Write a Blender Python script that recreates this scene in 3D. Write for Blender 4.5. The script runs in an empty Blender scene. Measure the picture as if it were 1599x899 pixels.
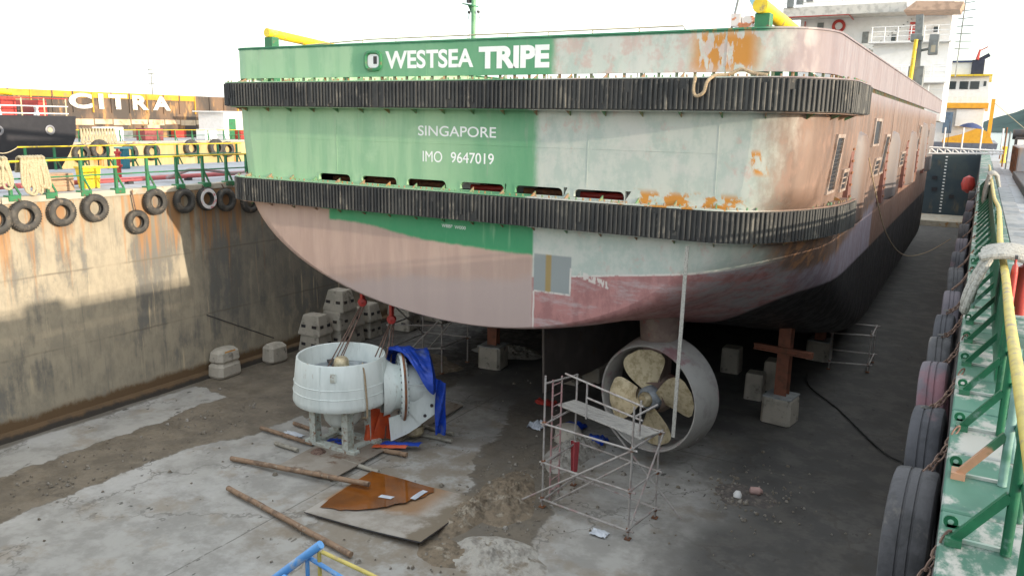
import bpy, math, random
from mathutils import Matrix, Vector, Quaternion, noise as mnoise
random.seed(7)
R = math.radians
S = bpy.context.scene
COL = S.collection
# ------------------------------------------------------------------ camera
cam = bpy.data.cameras.new('camera'); cam.sensor_width = 36; cam.lens = 28.19
cam.clip_start = 0.05; cam.clip_end = 12000
co = bpy.data.objects.new('camera', cam); COL.objects.link(co)
RM = Matrix(((0.865606, -0.117215, 0.486814), (0.500397, 0.167251, -0.849488), (0.018153, 0.978922, 0.203428)))
co.matrix_world = Matrix.Translation((0, 0, 9.5)) @ RM.to_4x4()
S.camera = co
# ------------------------------------------------------------------ light
SUN = Vector((1, -0.105, 0.174)).normalized()        # towards the sun: low, from the right of the dock
W = bpy.data.worlds.new('World'); S.world = W; W.use_nodes = True
wn = W.node_tree; wn.nodes.clear()
sky = wn.nodes.new('ShaderNodeTexSky'); sky.sky_type = 'NISHITA'; sky.sun_disc = False
sky.sun_elevation = math.asin(SUN.z); sky.sun_rotation = math.atan2(SUN.x, SUN.y)
sky.altitude = 0; sky.air_density = 1.0; sky.dust_density = 1.2; sky.ozone_density = 1.0
bg = wn.nodes.new('ShaderNodeBackground'); bg.inputs[1].default_value = 0.15
wo = wn.nodes.new('ShaderNodeOutputWorld')
# thin bright cloud veil over the whole dome
tc = wn.nodes.new('ShaderNodeTexCoord'); cmap = wn.nodes.new('ShaderNodeMapping')
cmap.inputs['Scale'].default_value = (1.2, 1.2, 3.2)
cn = wn.nodes.new('ShaderNodeTexNoise'); cn.inputs['Scale'].default_value = 1.9; cn.inputs['Detail'].default_value = 6
cr = wn.nodes.new('ShaderNodeValToRGB'); cr.color_ramp.elements[0].position = .34; cr.color_ramp.elements[1].position = .62
cr.color_ramp.elements[0].color = (.15, .15, .15, 1); cr.color_ramp.elements[1].color = (1, 1, 1, 1)
cmix = wn.nodes.new('ShaderNodeMix'); cmix.data_type = 'RGBA'
cmix.inputs['B'].default_value = (4.6, 4.7, 4.7, 1)
L_ = wn.links.new
L_(tc.outputs['Generated'], cmap.inputs['Vector']); L_(cmap.outputs[0], cn.inputs['Vector']); L_(cn.outputs[0], cr.inputs[0])
L_(cr.outputs[0], cmix.inputs['Factor']); L_(sky.outputs[0], cmix.inputs['A']); L_(cmix.outputs['Result'], bg.inputs[0]); L_(bg.outputs[0], wo.inputs[0])
sl = bpy.data.lights.new('sun', 'SUN'); sl.energy = 2.0; sl.angle = R(0.6); sl.color = (1, .86, .68)
so = bpy.data.objects.new('sun', sl); COL.objects.link(so)
so.rotation_mode = 'QUATERNION'; so.rotation_quaternion = (-SUN).to_track_quat('-Z', 'Y')
S.view_settings.view_transform = 'Standard'; S.view_settings.look = 'None'
S.view_settings.exposure = 1.5; S.view_settings.gamma = 1
S.cycles.max_bounces = 8; S.cycles.diffuse_bounces = 4
# ------------------------------------------------------------------ material helpers
class X:
    """a scalar node socket with arithmetic"""
    def __init__(s, b, k): s.b, s.k = b, k
    def __add__(s, o): return s.b.m('ADD', s, o)
    __radd__ = __add__
    def __sub__(s, o): return s.b.m('SUBTRACT', s, o)
    def __rsub__(s, o): return s.b.m('SUBTRACT', o, s)
    def __mul__(s, o): return s.b.m('MULTIPLY', s, o)
    __rmul__ = __mul__
    def abs(s): return s.b.m('ABSOLUTE', s, 0)
    def max(s, o): return s.b.m('MAXIMUM', s, o)
    def min(s, o): return s.b.m('MINIMUM', s, o)
class B:
    def __init__(s, name):
        s.mt = bpy.data.materials.new(name); s.mt.use_nodes = True
        s.nt = s.mt.node_tree; s.p = s.nt.nodes['Principled BSDF']
        s._pos = None
    def n(s, t): return s.nt.nodes.new(t)
    def put(s, v, sock):
        if isinstance(v, X): s.nt.links.new(v.k, sock)
        elif hasattr(v, 'is_output'): s.nt.links.new(v, sock)
        else:
            if isinstance(v, tuple) and len(v) == 3 and sock.type == 'RGBA': v = v + (1,)
            sock.default_value = v
    def m(s, op, a, b, c=None):
        nd = s.n('ShaderNodeMath'); nd.operation = op
        s.put(a, nd.inputs[0]); s.put(b, nd.inputs[1])
        if c is not None: s.put(c, nd.inputs[2])
        return X(s, nd.outputs[0])
    def pos(s):
        if s._pos is None:
            g = s.n('ShaderNodeNewGeometry'); s._pos = g.outputs['Position']
            sp = s.n('ShaderNodeSeparateXYZ'); s.nt.links.new(s._pos, sp.inputs[0])
            s.xyz = tuple(X(s, o) for o in sp.outputs)
        return s.xyz
    def vec(s, st):
        s.pos()
        if st == (1, 1, 1): return s._pos
        mp = s.n('ShaderNodeMapping'); s.nt.links.new(s._pos, mp.inputs[0]); mp.inputs['Scale'].default_value = st
        return mp.outputs[0]
    def noise(s, sc, st=(1, 1, 1), d=4, r=.55, off=None):
        nd = s.n('ShaderNodeTexNoise'); nd.inputs['Scale'].default_value = sc
        nd.inputs['Detail'].default_value = d; nd.inputs['Roughness'].default_value = r
        v = s.vec(st)
        if off:
            va = s.n('ShaderNodeVectorMath'); s.nt.links.new(v, va.inputs[0]); va.inputs[1].default_value = off; v = va.outputs[0]
        s.nt.links.new(v, nd.inputs['Vector'])
        return X(s, nd.outputs[0])
    def ss(s, v, a, b):          # smoothstep
        nd = s.n('ShaderNodeMapRange'); nd.interpolation_type = 'SMOOTHSTEP'
        s.put(v, nd.inputs['Value'])
        if a <= b: nd.inputs[1].default_value, nd.inputs[2].default_value = a, b
        else:
            nd.inputs[1].default_value, nd.inputs[2].default_value = b, a
            nd.inputs[3].default_value, nd.inputs[4].default_value = 1, 0
        return X(s, nd.outputs[0])
    def box(s, v, a, b, e=.05): return s.ss(v, a - e, a + e) * s.ss(v, b + e, b - e)
    def mix(s, a, b, f):
        nd = s.n('ShaderNodeMix'); nd.data_type = 'RGBA'
        s.put(f, nd.inputs['Factor']); s.put(a, nd.inputs['A']); s.put(b, nd.inputs['B'])
        return nd.outputs['Result']
    def done(s, col, rough=.6, metal=0., bump=None, bs=.3, bd=.02, spec=None, coat=None):
        s.put(col, s.p.inputs['Base Color']); s.put(rough, s.p.inputs['Roughness']); s.put(metal, s.p.inputs['Metallic'])
        if spec is not None: s.p.inputs['Specular IOR Level'].default_value = spec
        if coat: s.p.inputs['Coat Weight'].default_value = coat; s.p.inputs['Coat Roughness'].default_value = .15
        if bump is not None:
            bn = s.n('ShaderNodeBump'); bn.inputs['Strength'].default_value = bs; bn.inputs['Distance'].default_value = bd
            s.put(bump, bn.inputs['Height']); s.nt.links.new(bn.outputs[0], s.p.inputs['Normal'])
        return s.mt
def simple(name, c, rough=.6, metal=0., c2=None, sc=2.5, st=(1, 1, 1), lo=.45, hi=.65, bump=.15, bsc=25, dirt=None, spec=None):
    b = B(name)
    c2 = c2 or tuple(v * .72 for v in c)
    col = b.mix(c, c2, b.ss(b.noise(sc, st), lo, hi))
    if dirt: col = b.mix(col, dirt[0], b.ss(b.noise(dirt[1], dirt[2] if len(dirt) > 2 else (1, 1, 1), 6, .65, (7, 3, 1)), .55, .68))
    return b.done(col, rough, metal, b.noise(bsc, st), bump, .02, spec)
# ------------------------------------------------------------------ mesh helpers
class MB:
    def __init__(s): s.v = []; s.f = []; s.smooth = set()
    def add(s, vs, fs, smooth=False):
        o = len(s.v); s.v += [tuple(v) for v in vs]; k = len(s.f)
        s.f += [tuple(i + o for i in f) for f in fs]
        if smooth: s.smooth.update(range(k, len(s.f)))
        return s
    def box(s, x0, x1, y0, y1, z0, z1, bev=0):
        if x0 > x1: x0, x1 = x1, x0
        if y0 > y1: y0, y1 = y1, y0
        if z0 > z1: z0, z1 = z1, z0
        if not bev:
            vs = [(x, y, z) for z in (z0, z1) for y in (y0, y1) for x in (x0, x1)]
            return s.add(vs, [(0, 2, 3, 1), (4, 5, 7, 6), (0, 1, 5, 4), (2, 6, 7, 3), (0, 4, 6, 2), (1, 3, 7, 5)])
        import itertools
        vs = []; idx = {}
        for sx, sy, sz in itertools.product((0, 1), repeat=3):
            for a in range(3):
                p = [(x0, x1)[sx], (y0, y1)[sy], (z0, z1)[sz]]
                for k in range(3):
                    if k != a: p[k] += bev * (-1 if (sx, sy, sz)[k] else 1)
                idx[(sx, sy, sz, a)] = len(vs); vs.append(tuple(p))
        fs = []
        for a in range(3):
            o = [k for k in range(3) if k != a]
            for e in (0, 1):
                q = []
                for u, w in ((0, 0), (1, 0), (1, 1), (0, 1)):
                    c = [0, 0, 0]; c[a] = e; c[o[0]] = u; c[o[1]] = w; q.append(idx[(*c, a)])
                fs.append(tuple(q))
            for u, w in itertools.product((0, 1), repeat=2):   # edge along axis a
                c0 = [0, 0, 0]; c0[o[0]] = u; c0[o[1]] = w; c1 = list(c0); c1[a] = 1
                fs.append((idx[(*c0, o[0])], idx[(*c1, o[0])], idx[(*c1, o[1])], idx[(*c0, o[1])]))
        for c in itertools.product((0, 1), repeat=3): fs.append(tuple(idx[(*c, a)] for a in range(3)))
        return s.add(vs, fs)
    def obox(s, p0, p1, w, h, up=(0, 0, 1)):
        """box beam from p0 to p1, w sideways and h along up"""
        p0, p1 = Vector(p0), Vector(p1); d = (p1 - p0).normalized(); u = Vector(up)
        if abs(d.dot(u)) > .98: u = Vector((0, 1, 0))
        r = d.cross(u).normalized(); u = r.cross(d).normalized()
        vs = [p + r * a * w / 2 + u * c * h / 2 for p in (p0, p1) for a, c in ((-1, -1), (1, -1), (1, 1), (-1, 1))]
        return s.add(vs, [(0, 1, 2, 3), (7, 6, 5, 4), (0, 4, 5, 1), (1, 5, 6, 2), (2, 6, 7, 3), (3, 7, 4, 0)])
    def cyl(s, p0, p1, r, r1=None, n=10, cap=True):
        p0, p1 = Vector(p0), Vector(p1); r1 = r if r1 is None else r1
        d = (p1 - p0).normalized(); u = Vector((0, 0, 1)) if abs(d.z) < .9 else Vector((1, 0, 0))
        a = d.cross(u).normalized(); c = a.cross(d)
        vs = []
        for p, q in ((p0, r), (p1, r1)):
            vs += [p + (a * math.cos(t * 2 * math.pi / n) + c * math.sin(t * 2 * math.pi / n)) * q for t in range(n)]
        s.add(vs, [(i, n + i, n + (i + 1) % n, (i + 1) % n) for i in range(n)], True)
        if cap: s.add(vs[:n], [tuple(range(n))]); s.add(vs[n:], [tuple(range(n - 1, -1, -1))])
        return s
    def tube(s, pts, r, n=8, closed=False, cap=True):
        pts = [Vector(p) for p in pts]; m = len(pts); vs = []
        pa = None
        for i, p in enumerate(pts):
            if closed: d = (pts[(i + 1) % m] - pts[i - 1])
            else: d = pts[min(i + 1, m - 1)] - pts[max(i - 1, 0)]
            d.normalize()
            if pa is None:
                u = Vector((0, 0, 1)) if abs(d.z) < .9 else Vector((1, 0, 0)); pa = d.cross(u).normalized()
            else:
                pa = pa - d * pa.dot(d)
                pa = pa.normalized() if pa.length > 1e-6 else d.orthogonal().normalized()
            c = pa.cross(d); q = r[i] if isinstance(r, (list, tuple)) else r
            vs += [p + (pa * math.cos(t * 2 * math.pi / n) + c * math.sin(t * 2 * math.pi / n)) * q for t in range(n)]
        fs = []
        for i in range(m if closed else m - 1):
            j = (i + 1) % m
            fs += [(i * n + k, j * n + k, j * n + (k + 1) % n, i * n + (k + 1) % n) for k in range(n)]
        s.add(vs, fs, True)
        if cap and not closed: s.add(vs[:n], [tuple(range(n))]); s.add(vs[-n:], [tuple(range(n - 1, -1, -1))])
        return s
    def lathe(s, prof, c, axis=(0, 0, 1), n=32, closed=False, a0=0, a1=2 * math.pi):
        """prof: (radius, along) pairs"""
        ax = Vector(axis).normalized(); u = ax.orthogonal().normalized(); w = ax.cross(u); c = Vector(c)
        full = abs(a1 - a0 - 2 * math.pi) < 1e-6; k = n if full else n + 1; vs = []
        for i in range(k):
            t = a0 + (a1 - a0) * i / n; d = u * math.cos(t) + w * math.sin(t)
            vs += [c + d * r + ax * h for r, h in prof]
        m = len(prof); fs = []
        for i in range(n):
            j = (i + 1) % k
            for q in range(m if closed else m - 1):
                q2 = (q + 1) % m; fs.append((i * m + q, j * m + q, j * m + q2, i * m + q2))
        return s.add(vs, fs, True)
    def prism(s, poly, axis, a, b):
        """extrude a 2-D polygon along axis 'x','y','z' from a to b"""
        def P(p, t): return {'x': (t, p[0], p[1]), 'y': (p[0], t, p[1]), 'z': (p[0], p[1], t)}[axis]
        n = len(poly)
        return s.add([P(p, a) for p in poly] + [P(p, b) for p in poly],
                     [tuple(range(n)), tuple(range(2 * n - 1, n - 1, -1))] + [(i, n + i, n + (i + 1) % n, (i + 1) % n) for i in range(n)])
    def grid(s, nu, nv, fn, smooth=True):
        vs = [fn(i / (nu - 1), j / (nv - 1)) for i in range(nu) for j in range(nv)]
        return s.add(vs, [(i * nv + j, (i + 1) * nv + j, (i + 1) * nv + j + 1, i * nv + j + 1) for i in range(nu - 1) for j in range(nv - 1)], smooth)
    def mesh(s, name, off=(0, 0, 0)):
        me = bpy.data.meshes.new(name)
        me.from_pydata([(v[0] - off[0], v[1] - off[1], v[2] - off[2]) for v in s.v], [], s.f)
        import bmesh
        bm = bmesh.new(); bm.from_mesh(me); bmesh.ops.recalc_face_normals(bm, faces=bm.faces[:]); bm.to_mesh(me); bm.free()
        me.polygons.foreach_set('use_smooth', [i in s.smooth for i in range(len(me.polygons))])
        if s.smooth: me.set_sharp_from_angle(angle=R(38))
        me.update(); return me
    def build(s, name, mat, parent=None, off=None):
        if off is None: off = wloc(parent) if parent else (0, 0, 0)
        me = s.mesh(name, off); me.materials.append(mat)
        o = bpy.data.objects.new(name, me); COL.objects.link(o); o.parent = parent
        return o
def wloc(o):
    v = Vector(o.location)
    while o.parent: o = o.parent; v += Vector(o.location)
    return v
def tag(o, label, cat, group=None):
    o['label'] = label; o['category'] = cat
    if group: o['group'] = group
    return o
def thing(name, label, cat, loc=(0, 0, 0), group=None):
    o = bpy.data.objects.new(name, None); COL.objects.link(o); o.location = loc; o.empty_display_size = .2
    return tag(o, label, cat, group)
def one(name, mb, mat, label, cat, group=None, loc=None):
    if loc is None: loc = mb.v[0]
    o = mb.build(name, mat, None, loc); o.location = loc
    return tag(o, label, cat, group)
def struct(name, mb, mat, kind='structure'):
    o = mb.build(name, mat); o['kind'] = kind; return o
def dup(root, loc, label=None, group=None, rotz=None):
    r = root.copy(); COL.objects.link(r); r.location = loc
    if rotz is not None: r.rotation_euler = (0, 0, rotz)
    if label: r['label'] = label
    if group: r['group'] = group
    for ch in list(root.children):
        c = ch.copy(); COL.objects.link(c); c.parent = r
        for g in list(ch.children):
            d = g.copy(); COL.objects.link(d); d.parent = c
    return r
def text(name, s, x0, x1, z0, z1, y, mat, parent, bold=0., face='-y', depth=.002):
    """flat lettering fitted to a box; face '-y' (read looking +y) or '+x' (read looking -x, x0/x1 are y values)"""
    cu = bpy.data.curves.new('txt', 'FONT'); cu.body = s; cu.offset = bold; cu.extrude = 0.0
    ob = bpy.data.objects.new('txt', cu); COL.objects.link(ob)
    dg = bpy.context.evaluated_depsgraph_get(); me = bpy.data.meshes.new_from_object(ob.evaluated_get(dg))
    bpy.data.objects.remove(ob)
    xs = [v.co.x for v in me.vertices]; ys = [v.co.y for v in me.vertices]
    ax, bx, ay, by = min(xs), max(xs), min(ys), max(ys); off = wloc(parent) if parent else Vector((0, 0, 0))
    for v in me.vertices:
        u = (v.co.x - ax) / (bx - ax); w = (v.co.y - ay) / (by - ay)
        if face == '-y': p = Vector((x0 + u * (x1 - x0), y, z0 + w * (z1 - z0)))
        else: p = Vector((y, x0 + u * (x1 - x0), z0 + w * (z1 - z0)))
        v.co = p - off
    for pg in me.polygons: pg.use_smooth = False
    if 'custom_normal' in me.attributes: me.attributes.remove(me.attributes['custom_normal'])
    me.materials.append(mat); o = bpy.data.objects.new(name, me); COL.objects.link(o); o.parent = parent
    md = o.modifiers.new('thick', 'SOLIDIFY'); md.thickness = depth; md.offset = 0
    return o
# ------------------------------------------------------------------ materials
GREEN = simple('green_paint', (.035, .20, .085), .5, 0, (.03, .15, .07), dirt=((.16, .12, .07), 5))
GREEN_L = simple('pale_green_paint', (.16, .36, .20), .5, 0, (.09, .26, .13))
YEL = simple('yellow_paint', (.80, .58, .03), .45, 0, (.70, .48, .02), dirt=((.35, .25, .12), 4))
YELW = simple('worn_yellow_paint', (.50, .41, .10), .5, 0, (.40, .32, .09), sc=6, dirt=((.22, .17, .17), 7))
RED = simple('red_paint', (.50, .05, .04), .45, 0, (.38, .04, .03))
WHITE = simple('white_paint', (.85, .85, .84), .5, 0, (.80, .80, .78))
WHITEP = simple('white_lettering', (.88, .89, .88), .6, 0, (.82, .84, .82))
b = B('pale_grey_paint'); na = b.noise(2.2, (1, 1, .25), 6, .65); nb_ = b.noise(9, (1, 1, .3), 6, .7, (2, 2, 2)); nc_ = b.noise(1.0, (1, 1, 1), 4, .6, (7, 1, 3))
cc = b.mix((.70, .76, .74), (.61, .67, .65), b.ss(na, .42, .62)); cc = b.mix(cc, (.45, .46, .42), b.ss(nb_ + (nc_ - .5) * .6, .60, .74) * .7); cc = b.mix(cc, (.30, .17, .09), b.ss(nb_ * .6 + na * .4 + (nc_ - .5) * .4, .63, .69) * .7)
STEELW = b.done(cc, b.mix((.38,) * 3, (.65,) * 3, b.ss(nb_, .4, .6)), 0, na * .6 + nb_ * .2, .12, .02)
STAND = simple('scuffed_pale_paint', (.55, .60, .56), .5, 0, (.42, .42, .36), sc=6, dirt=((.24, .12, .06), 7))
RUBBER = simple('black_rubber', (.032, .033, .033), .62, 0, (.055, .052, .048), sc=3, dirt=((.11, .10, .085), 6))
RIB = simple('fender_rubber', (.058, .059, .056), .62, 0, (.024, .026, .028), sc=.7, lo=.38, hi=.64, dirt=((.15, .14, .12), 2.6, (1, 1, .5)))
TYRE = simple('tyre_rubber', (.050, .048, .045), .75, 0, (.085, .078, .068), sc=4, bump=.3, dirt=((.16, .13, .10), 5))
TYREL = simple('weathered_tyre', (.065, .067, .078), .8, 0, (.038, .04, .048), sc=3, bump=.3, dirt=((.14, .085, .095), 1.3))
TYREP = simple('dusty_pink_tyre', (.135, .12, .14), .8, 0, (.10, .095, .115), sc=2, bump=.35, dirt=((.20, .10, .12), .9))
TYRED = simple('dark_worn_tyre', (.075, .075, .082), .8, 0, (.045, .046, .05), sc=4, bump=.35, dirt=((.15, .14, .13), 2))
DARK = simple('dark_steel', (.05, .05, .055), .6, .2, (.08, .06, .05))
RUST = simple('rusty_steel', (.24, .10, .045), .8, 0, (.13, .065, .04), sc=5, bump=.4)
RUSTB = simple('red_oxide_steel', (.26, .10, .06), .75, 0, (.18, .08, .05), sc=4, bump=.25)
CHAIN = simple('rusty_chain_steel', (.20, .13, .10), .7, .3, (.10, .06, .05), sc=18)
POLE = simple('rusty_pole', (.30, .20, .13), .8, 0, (.17, .115, .08), sc=5, bump=.35, dirt=((.36, .30, .23), 8))
PIPEG = simple('grey_pipe', (.35, .33, .28), .8, 0, (.24, .22, .18), sc=6, bump=.3)
SCAF = simple('scaffold_tube', (.42, .40, .38), .6, .2, (.32, .28, .26), sc=5, dirt=((.38, .27, .26), 3))
PLANK = simple('scaffold_plank', (.42, .41, .38), .8, 0, (.30, .29, .27), sc=3, st=(1, 6, 1), bump=.3)
BLOCK = simple('block_concrete', (.50, .46, .39), .9, 0, (.40, .37, .31), sc=2, bump=.5, bsc=18, dirt=((.22, .20, .17), 3))
ORANGE = simple('orange_mark', (.60, .28, .04), .8)
BRASS = B('propeller_bronze')
BRASS = BRASS.done(BRASS.mix((.62, .54, .37), (.40, .33, .20), BRASS.ss(BRASS.noise(5, (1, 1, 1), 8, .7), .42, .62)), .45, .5, BRASS.noise(30), .25)
ROPE = simple('mooring_rope', (.50, .43, .29), .9, 0, (.36, .30, .19), sc=30, st=(1, 1, 1), bump=.8, bsc=60)
ROPEG = simple('grey_rope', (.44, .43, .39), .9, 0, (.30, .29, .26), sc=30, bump=.8, bsc=60)
ROPEB = simple('brown_rope', (.40, .31, .20), .9, 0, (.28, .21, .14), sc=30, bump=.8, bsc=60)
BLUET = simple('blue_tarpaulin', (.010, .055, .40), .48, 0, (.010, .04, .27), sc=3, bump=.9, bsc=9, dirt=((.09, .13, .30), 2.2))
ORNG = simple('orange_tarpaulin', (.62, .10, .03), .5, 0, (.50, .08, .03), sc=4, bump=.5, bsc=12)
BLUEP = simple('blue_pipe_paint', (.10, .30, .62), .45, 0, (.08, .24, .52), dirt=((.30, .35, .40), 6))
BLACKH = simple('black_hull_paint', (.016, .016, .022), .5, 0, (.022, .022, .028))
NAVY = simple('dark_gate_paint', (.030, .050, .065), .6, 0, (.05, .07, .075), sc=.6, dirt=((.10, .09, .07), 1.2, (1, 1, .3)))
GREYP = simple('grey_paint', (.20, .22, .22), .5, 0, (.15, .16, .16))
GLASS = B('dark_window'); GLASS = GLASS.done((.02, .03, .035), .08, 0, spec=.6)
ORYEL = simple('orange_yellow_paint', (.85, .42, .03), .5, 0, (.75, .35, .03))
WOOD = simple('crate_wood', (.45, .30, .19), .8, 0, (.33, .21, .13), sc=4, st=(1, 1, 8), bump=.3)
LBLUE = simple('light_blue_paint', (.30, .55, .66), .5)
PLASTIC = simple('pale_plastic', (.62, .66, .72), .35, 0, (.5, .54, .6))
UMB = simple('umbrella_cloth', (.05, .07, .17), .7)
def hull_paint():
    b = B('hull_paint'); x, y, z = b.pos()
    n1 = b.noise(.9, (1, 1, 1), 5, .6); n2 = b.noise(3.2, (1, 1, .5), 6, .65, (3, 1, 5)); n3 = b.noise(9, (1, 1, .35), 5, .6, (1, 9, 2))
    fine = b.noise(1.6, (1, 1, .12), 5, .6, (5, 5, 5))
    wob = (n2 - .5)
    # painted green, faded, with drip tones
    grn = b.mix((.33, .52, .32), (.25, .45, .27), b.ss(fine, .42, .62))
    grn = b.mix(grn, (.38, .56, .36), b.ss(n1, .50, .68) * .7)
    edge = b.ss(x + wob * .5, -13.4, -9.9)
    grn = b.mix(grn, (.06, .27, .13), edge * .75)
    # blasted and half primed grey-green with pink show-through
    pale = b.mix((.50, .535, .485), (.41, .475, .43), b.ss(n2 + (b.noise(7, (1, 1, 1), 5, .7, (3, 3, 1)) - .5) * .5, .38, .64))
    pale = b.mix(pale, (.55, .55, .51), b.ss(n1, .48, .62) * .7)
    pale = b.mix(pale, (.52, .36, .32), b.ss(b.noise(2.2, (1, 1, .8), 6, .7, (9, 2, 4)) + b.ss(z, 10.4, 10.6) * .10, .56, .70) * .65)
    # copper primer round the quarter and along the side
    cop = b.mix((.205, .135, .105), (.14, .09, .068), b.ss(fine, .40, .62))
    cop = b.mix(cop, (.27, .17, .13), b.ss(n2, .50, .64) * .6)
    lil = b.mix((.27, .232, .248), (.225, .185, .198), b.ss(b.noise(1.3, (1, 1, .1), 5, .6, (2, 2, 2)), .4, .62))
    cop = b.mix(cop, lil, b.ss(z, 9.9, 10.55) * .9)
    sten = b.ss(y, 18.6, 20.2)
    topz = b.ss(z, 10.3, 10.6)
    gx = x + topz * -.45 + (n3 - .5) * .18
    col = b.mix(grn, pale, b.ss(gx + (n1 - .5) * .25, -9.78, -9.50))
    col = b.mix(col, (.36, .35, .30), b.ss(b.noise(6, (1, 1, .05), 4, .6, (9, 9, 9)), .60, .72) * b.ss(n1, .42, .60) * .35)
    col = b.mix(col, cop, b.ss(x + wob * .9 + n1 * .8, -4.0, -3.1))
    # old green edge left on top of the bulwark
    col = b.mix(col, (.05, .22, .12), b.ss(z + wob * .06, 11.44, 11.48) * b.ss(x, -3.9, -4.3))
    # fairlead surround and darker fresh green behind the name
    fg = b.box(x + wob * .5, -15.6, -9.3, .12) * b.ss(z, 10.5, 10.6)
    col = b.mix(col, (.08, .29, .15), fg * .65)
    # rust runs on the bulwark, blotches mid panel, row along the lower fender
    r1 = b.box(x, -5.75, -4.35, .25) * b.box(z, 10.65, 11.5, .2) * b.ss(b.noise(5.2, (1, 1, .28), 5, .6, (4, 4, 1)) + b.noise(1.8, (1, 1, 1), 2, .5, (6, 1, 1)) * .6, .765, .81)
    r2 = b.box(x + (z - 8.6) * .3, -4.28, -4.0, .06) * b.box(z, 8.45, 8.95, .08) * b.ss(n2, .46, .52)
    r3 = b.box(x, -7.4, -4.4, .15) * b.box(z, 7.5, 7.95, .1) * b.ss(b.noise(2.4, (1, 1, .9), 5, .6, (8, 1, 1)), .50, .55)
    col = b.mix(col, (.50, .22, .035), r1.max(r2).max(r3))
    # ---- below the lower fender
    pink = b.mix((.50, .36, .30), (.44, .31, .26), b.ss(fine, .42, .6))
    pink = b.mix(pink, (.42, .345, .33), b.ss(x * .12 + z * -1. + n1 * .6, -6.55, -6.25) * .7)
    red = b.mix((.42, .20, .19), (.32, .15, .145), b.ss(n2, .42, .62))
    red = b.mix(red, (.44, .36, .36), b.ss(b.noise(1.1, (.6, 1, 2.2), 7, .72, (1, 6, 3)), .47, .66) * .8)
    red = b.mix(red, (.36, .38, .40), b.ss(x, -6.6, -4.8) * b.ss(b.noise(1.4, (.6, 1, 2.5), 6, .7, (4, 4, 4)), .40, .60) * .75)
    low_l = b.mix(pink, b.mix((.05, .29, .13), (.17, .40, .22), b.ss(b.noise(2.2, (1, 1, .1)), .58, .66)),
                  b.ss(z + wob * .12 + b.ss(x, -15.9, -12.5) * .33 + b.ss(x, -13, -9.8) * .08, 6.50, 6.60) * b.ss(x + wob * .1, -16.62, -16.52))
    low_r = b.mix(red, pale, b.ss(z + (x * -.128) + wob * .04, 6.79, 6.83))
    patch = b.box(x, -9.62, -8.56, .02) * b.box(z, 5.22, 6.2, .03)
    low_r = b.mix(low_r, b.mix((.27, .30, .30), (.33, .24, .10), b.box(x, -9.28, -9.12, .03)), patch)
    col2 = b.mix(low_l, low_r, b.ss(x + wob * .05, -9.70, -9.62))
    # white outline of the marked-off red area
    zl = z + (x * -.128) + wob * .05
    line = b.box(zl, 6.785, 6.835, .012) * b.ss(x, -8.6, -8.5) * b.ss(x, -3.2, -3.6)
    line = line.max(b.box(x + wob * .05, -8.60, -8.55, .01) * b.box(z, 5.26, 5.92, .01))
    line = line.max(b.box(z + wob * .04, 5.20, 5.25, .01) * b.box(x, -9.6, -8.56, .01))
    line = line.max(b.box(x + wob * .08, -9.64, -9.59, .012) * b.ss(z, 5.24, 5.20))
    line = line.max(b.box(x, -8.3, -7.5, .05) * b.box(z + x * .25, 3.62, 3.80, .03) * b.ss(n3, .46, .52))
    col2 = b.mix(col2, (.62, .58, .54), line * b.ss(n3, .30, .5) * .9)
    q = b.ss(x + n1 * .9 + z * .25, -2.25, -1.7)
    cop2 = b.mix(b.mix(cop, (.42, .20, .08), b.ss(n2, .50, .62) * .6), b.mix((.34, .30, .345), (.27, .21, .24), b.ss(n2, .4, .6)), b.ss(z + y * -.10 + wob * .4, 3.95, 3.6))
    col2 = b.mix(col2, cop2, q)
    col = b.mix(col2, col, b.ss(z, 6.98, 7.02))
    # midbody below the quarter
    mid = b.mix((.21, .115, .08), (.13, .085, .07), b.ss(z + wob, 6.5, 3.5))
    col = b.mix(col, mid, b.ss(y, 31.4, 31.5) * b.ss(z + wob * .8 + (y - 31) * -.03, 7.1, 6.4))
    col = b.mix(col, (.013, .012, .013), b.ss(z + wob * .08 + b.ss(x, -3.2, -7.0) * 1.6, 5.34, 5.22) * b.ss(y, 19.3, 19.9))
    # port edge shows old pinkish primer
    col = b.mix(col, (.36, .27, .24), b.ss(x + wob * .3, -20.15, -20.4) * b.ss(z, 10.4, 10.2))
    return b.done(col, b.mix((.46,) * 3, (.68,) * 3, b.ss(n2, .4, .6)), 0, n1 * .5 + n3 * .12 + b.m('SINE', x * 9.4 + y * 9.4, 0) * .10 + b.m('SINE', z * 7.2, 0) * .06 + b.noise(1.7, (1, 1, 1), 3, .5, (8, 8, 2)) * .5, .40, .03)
HULL = hull_paint()
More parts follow.
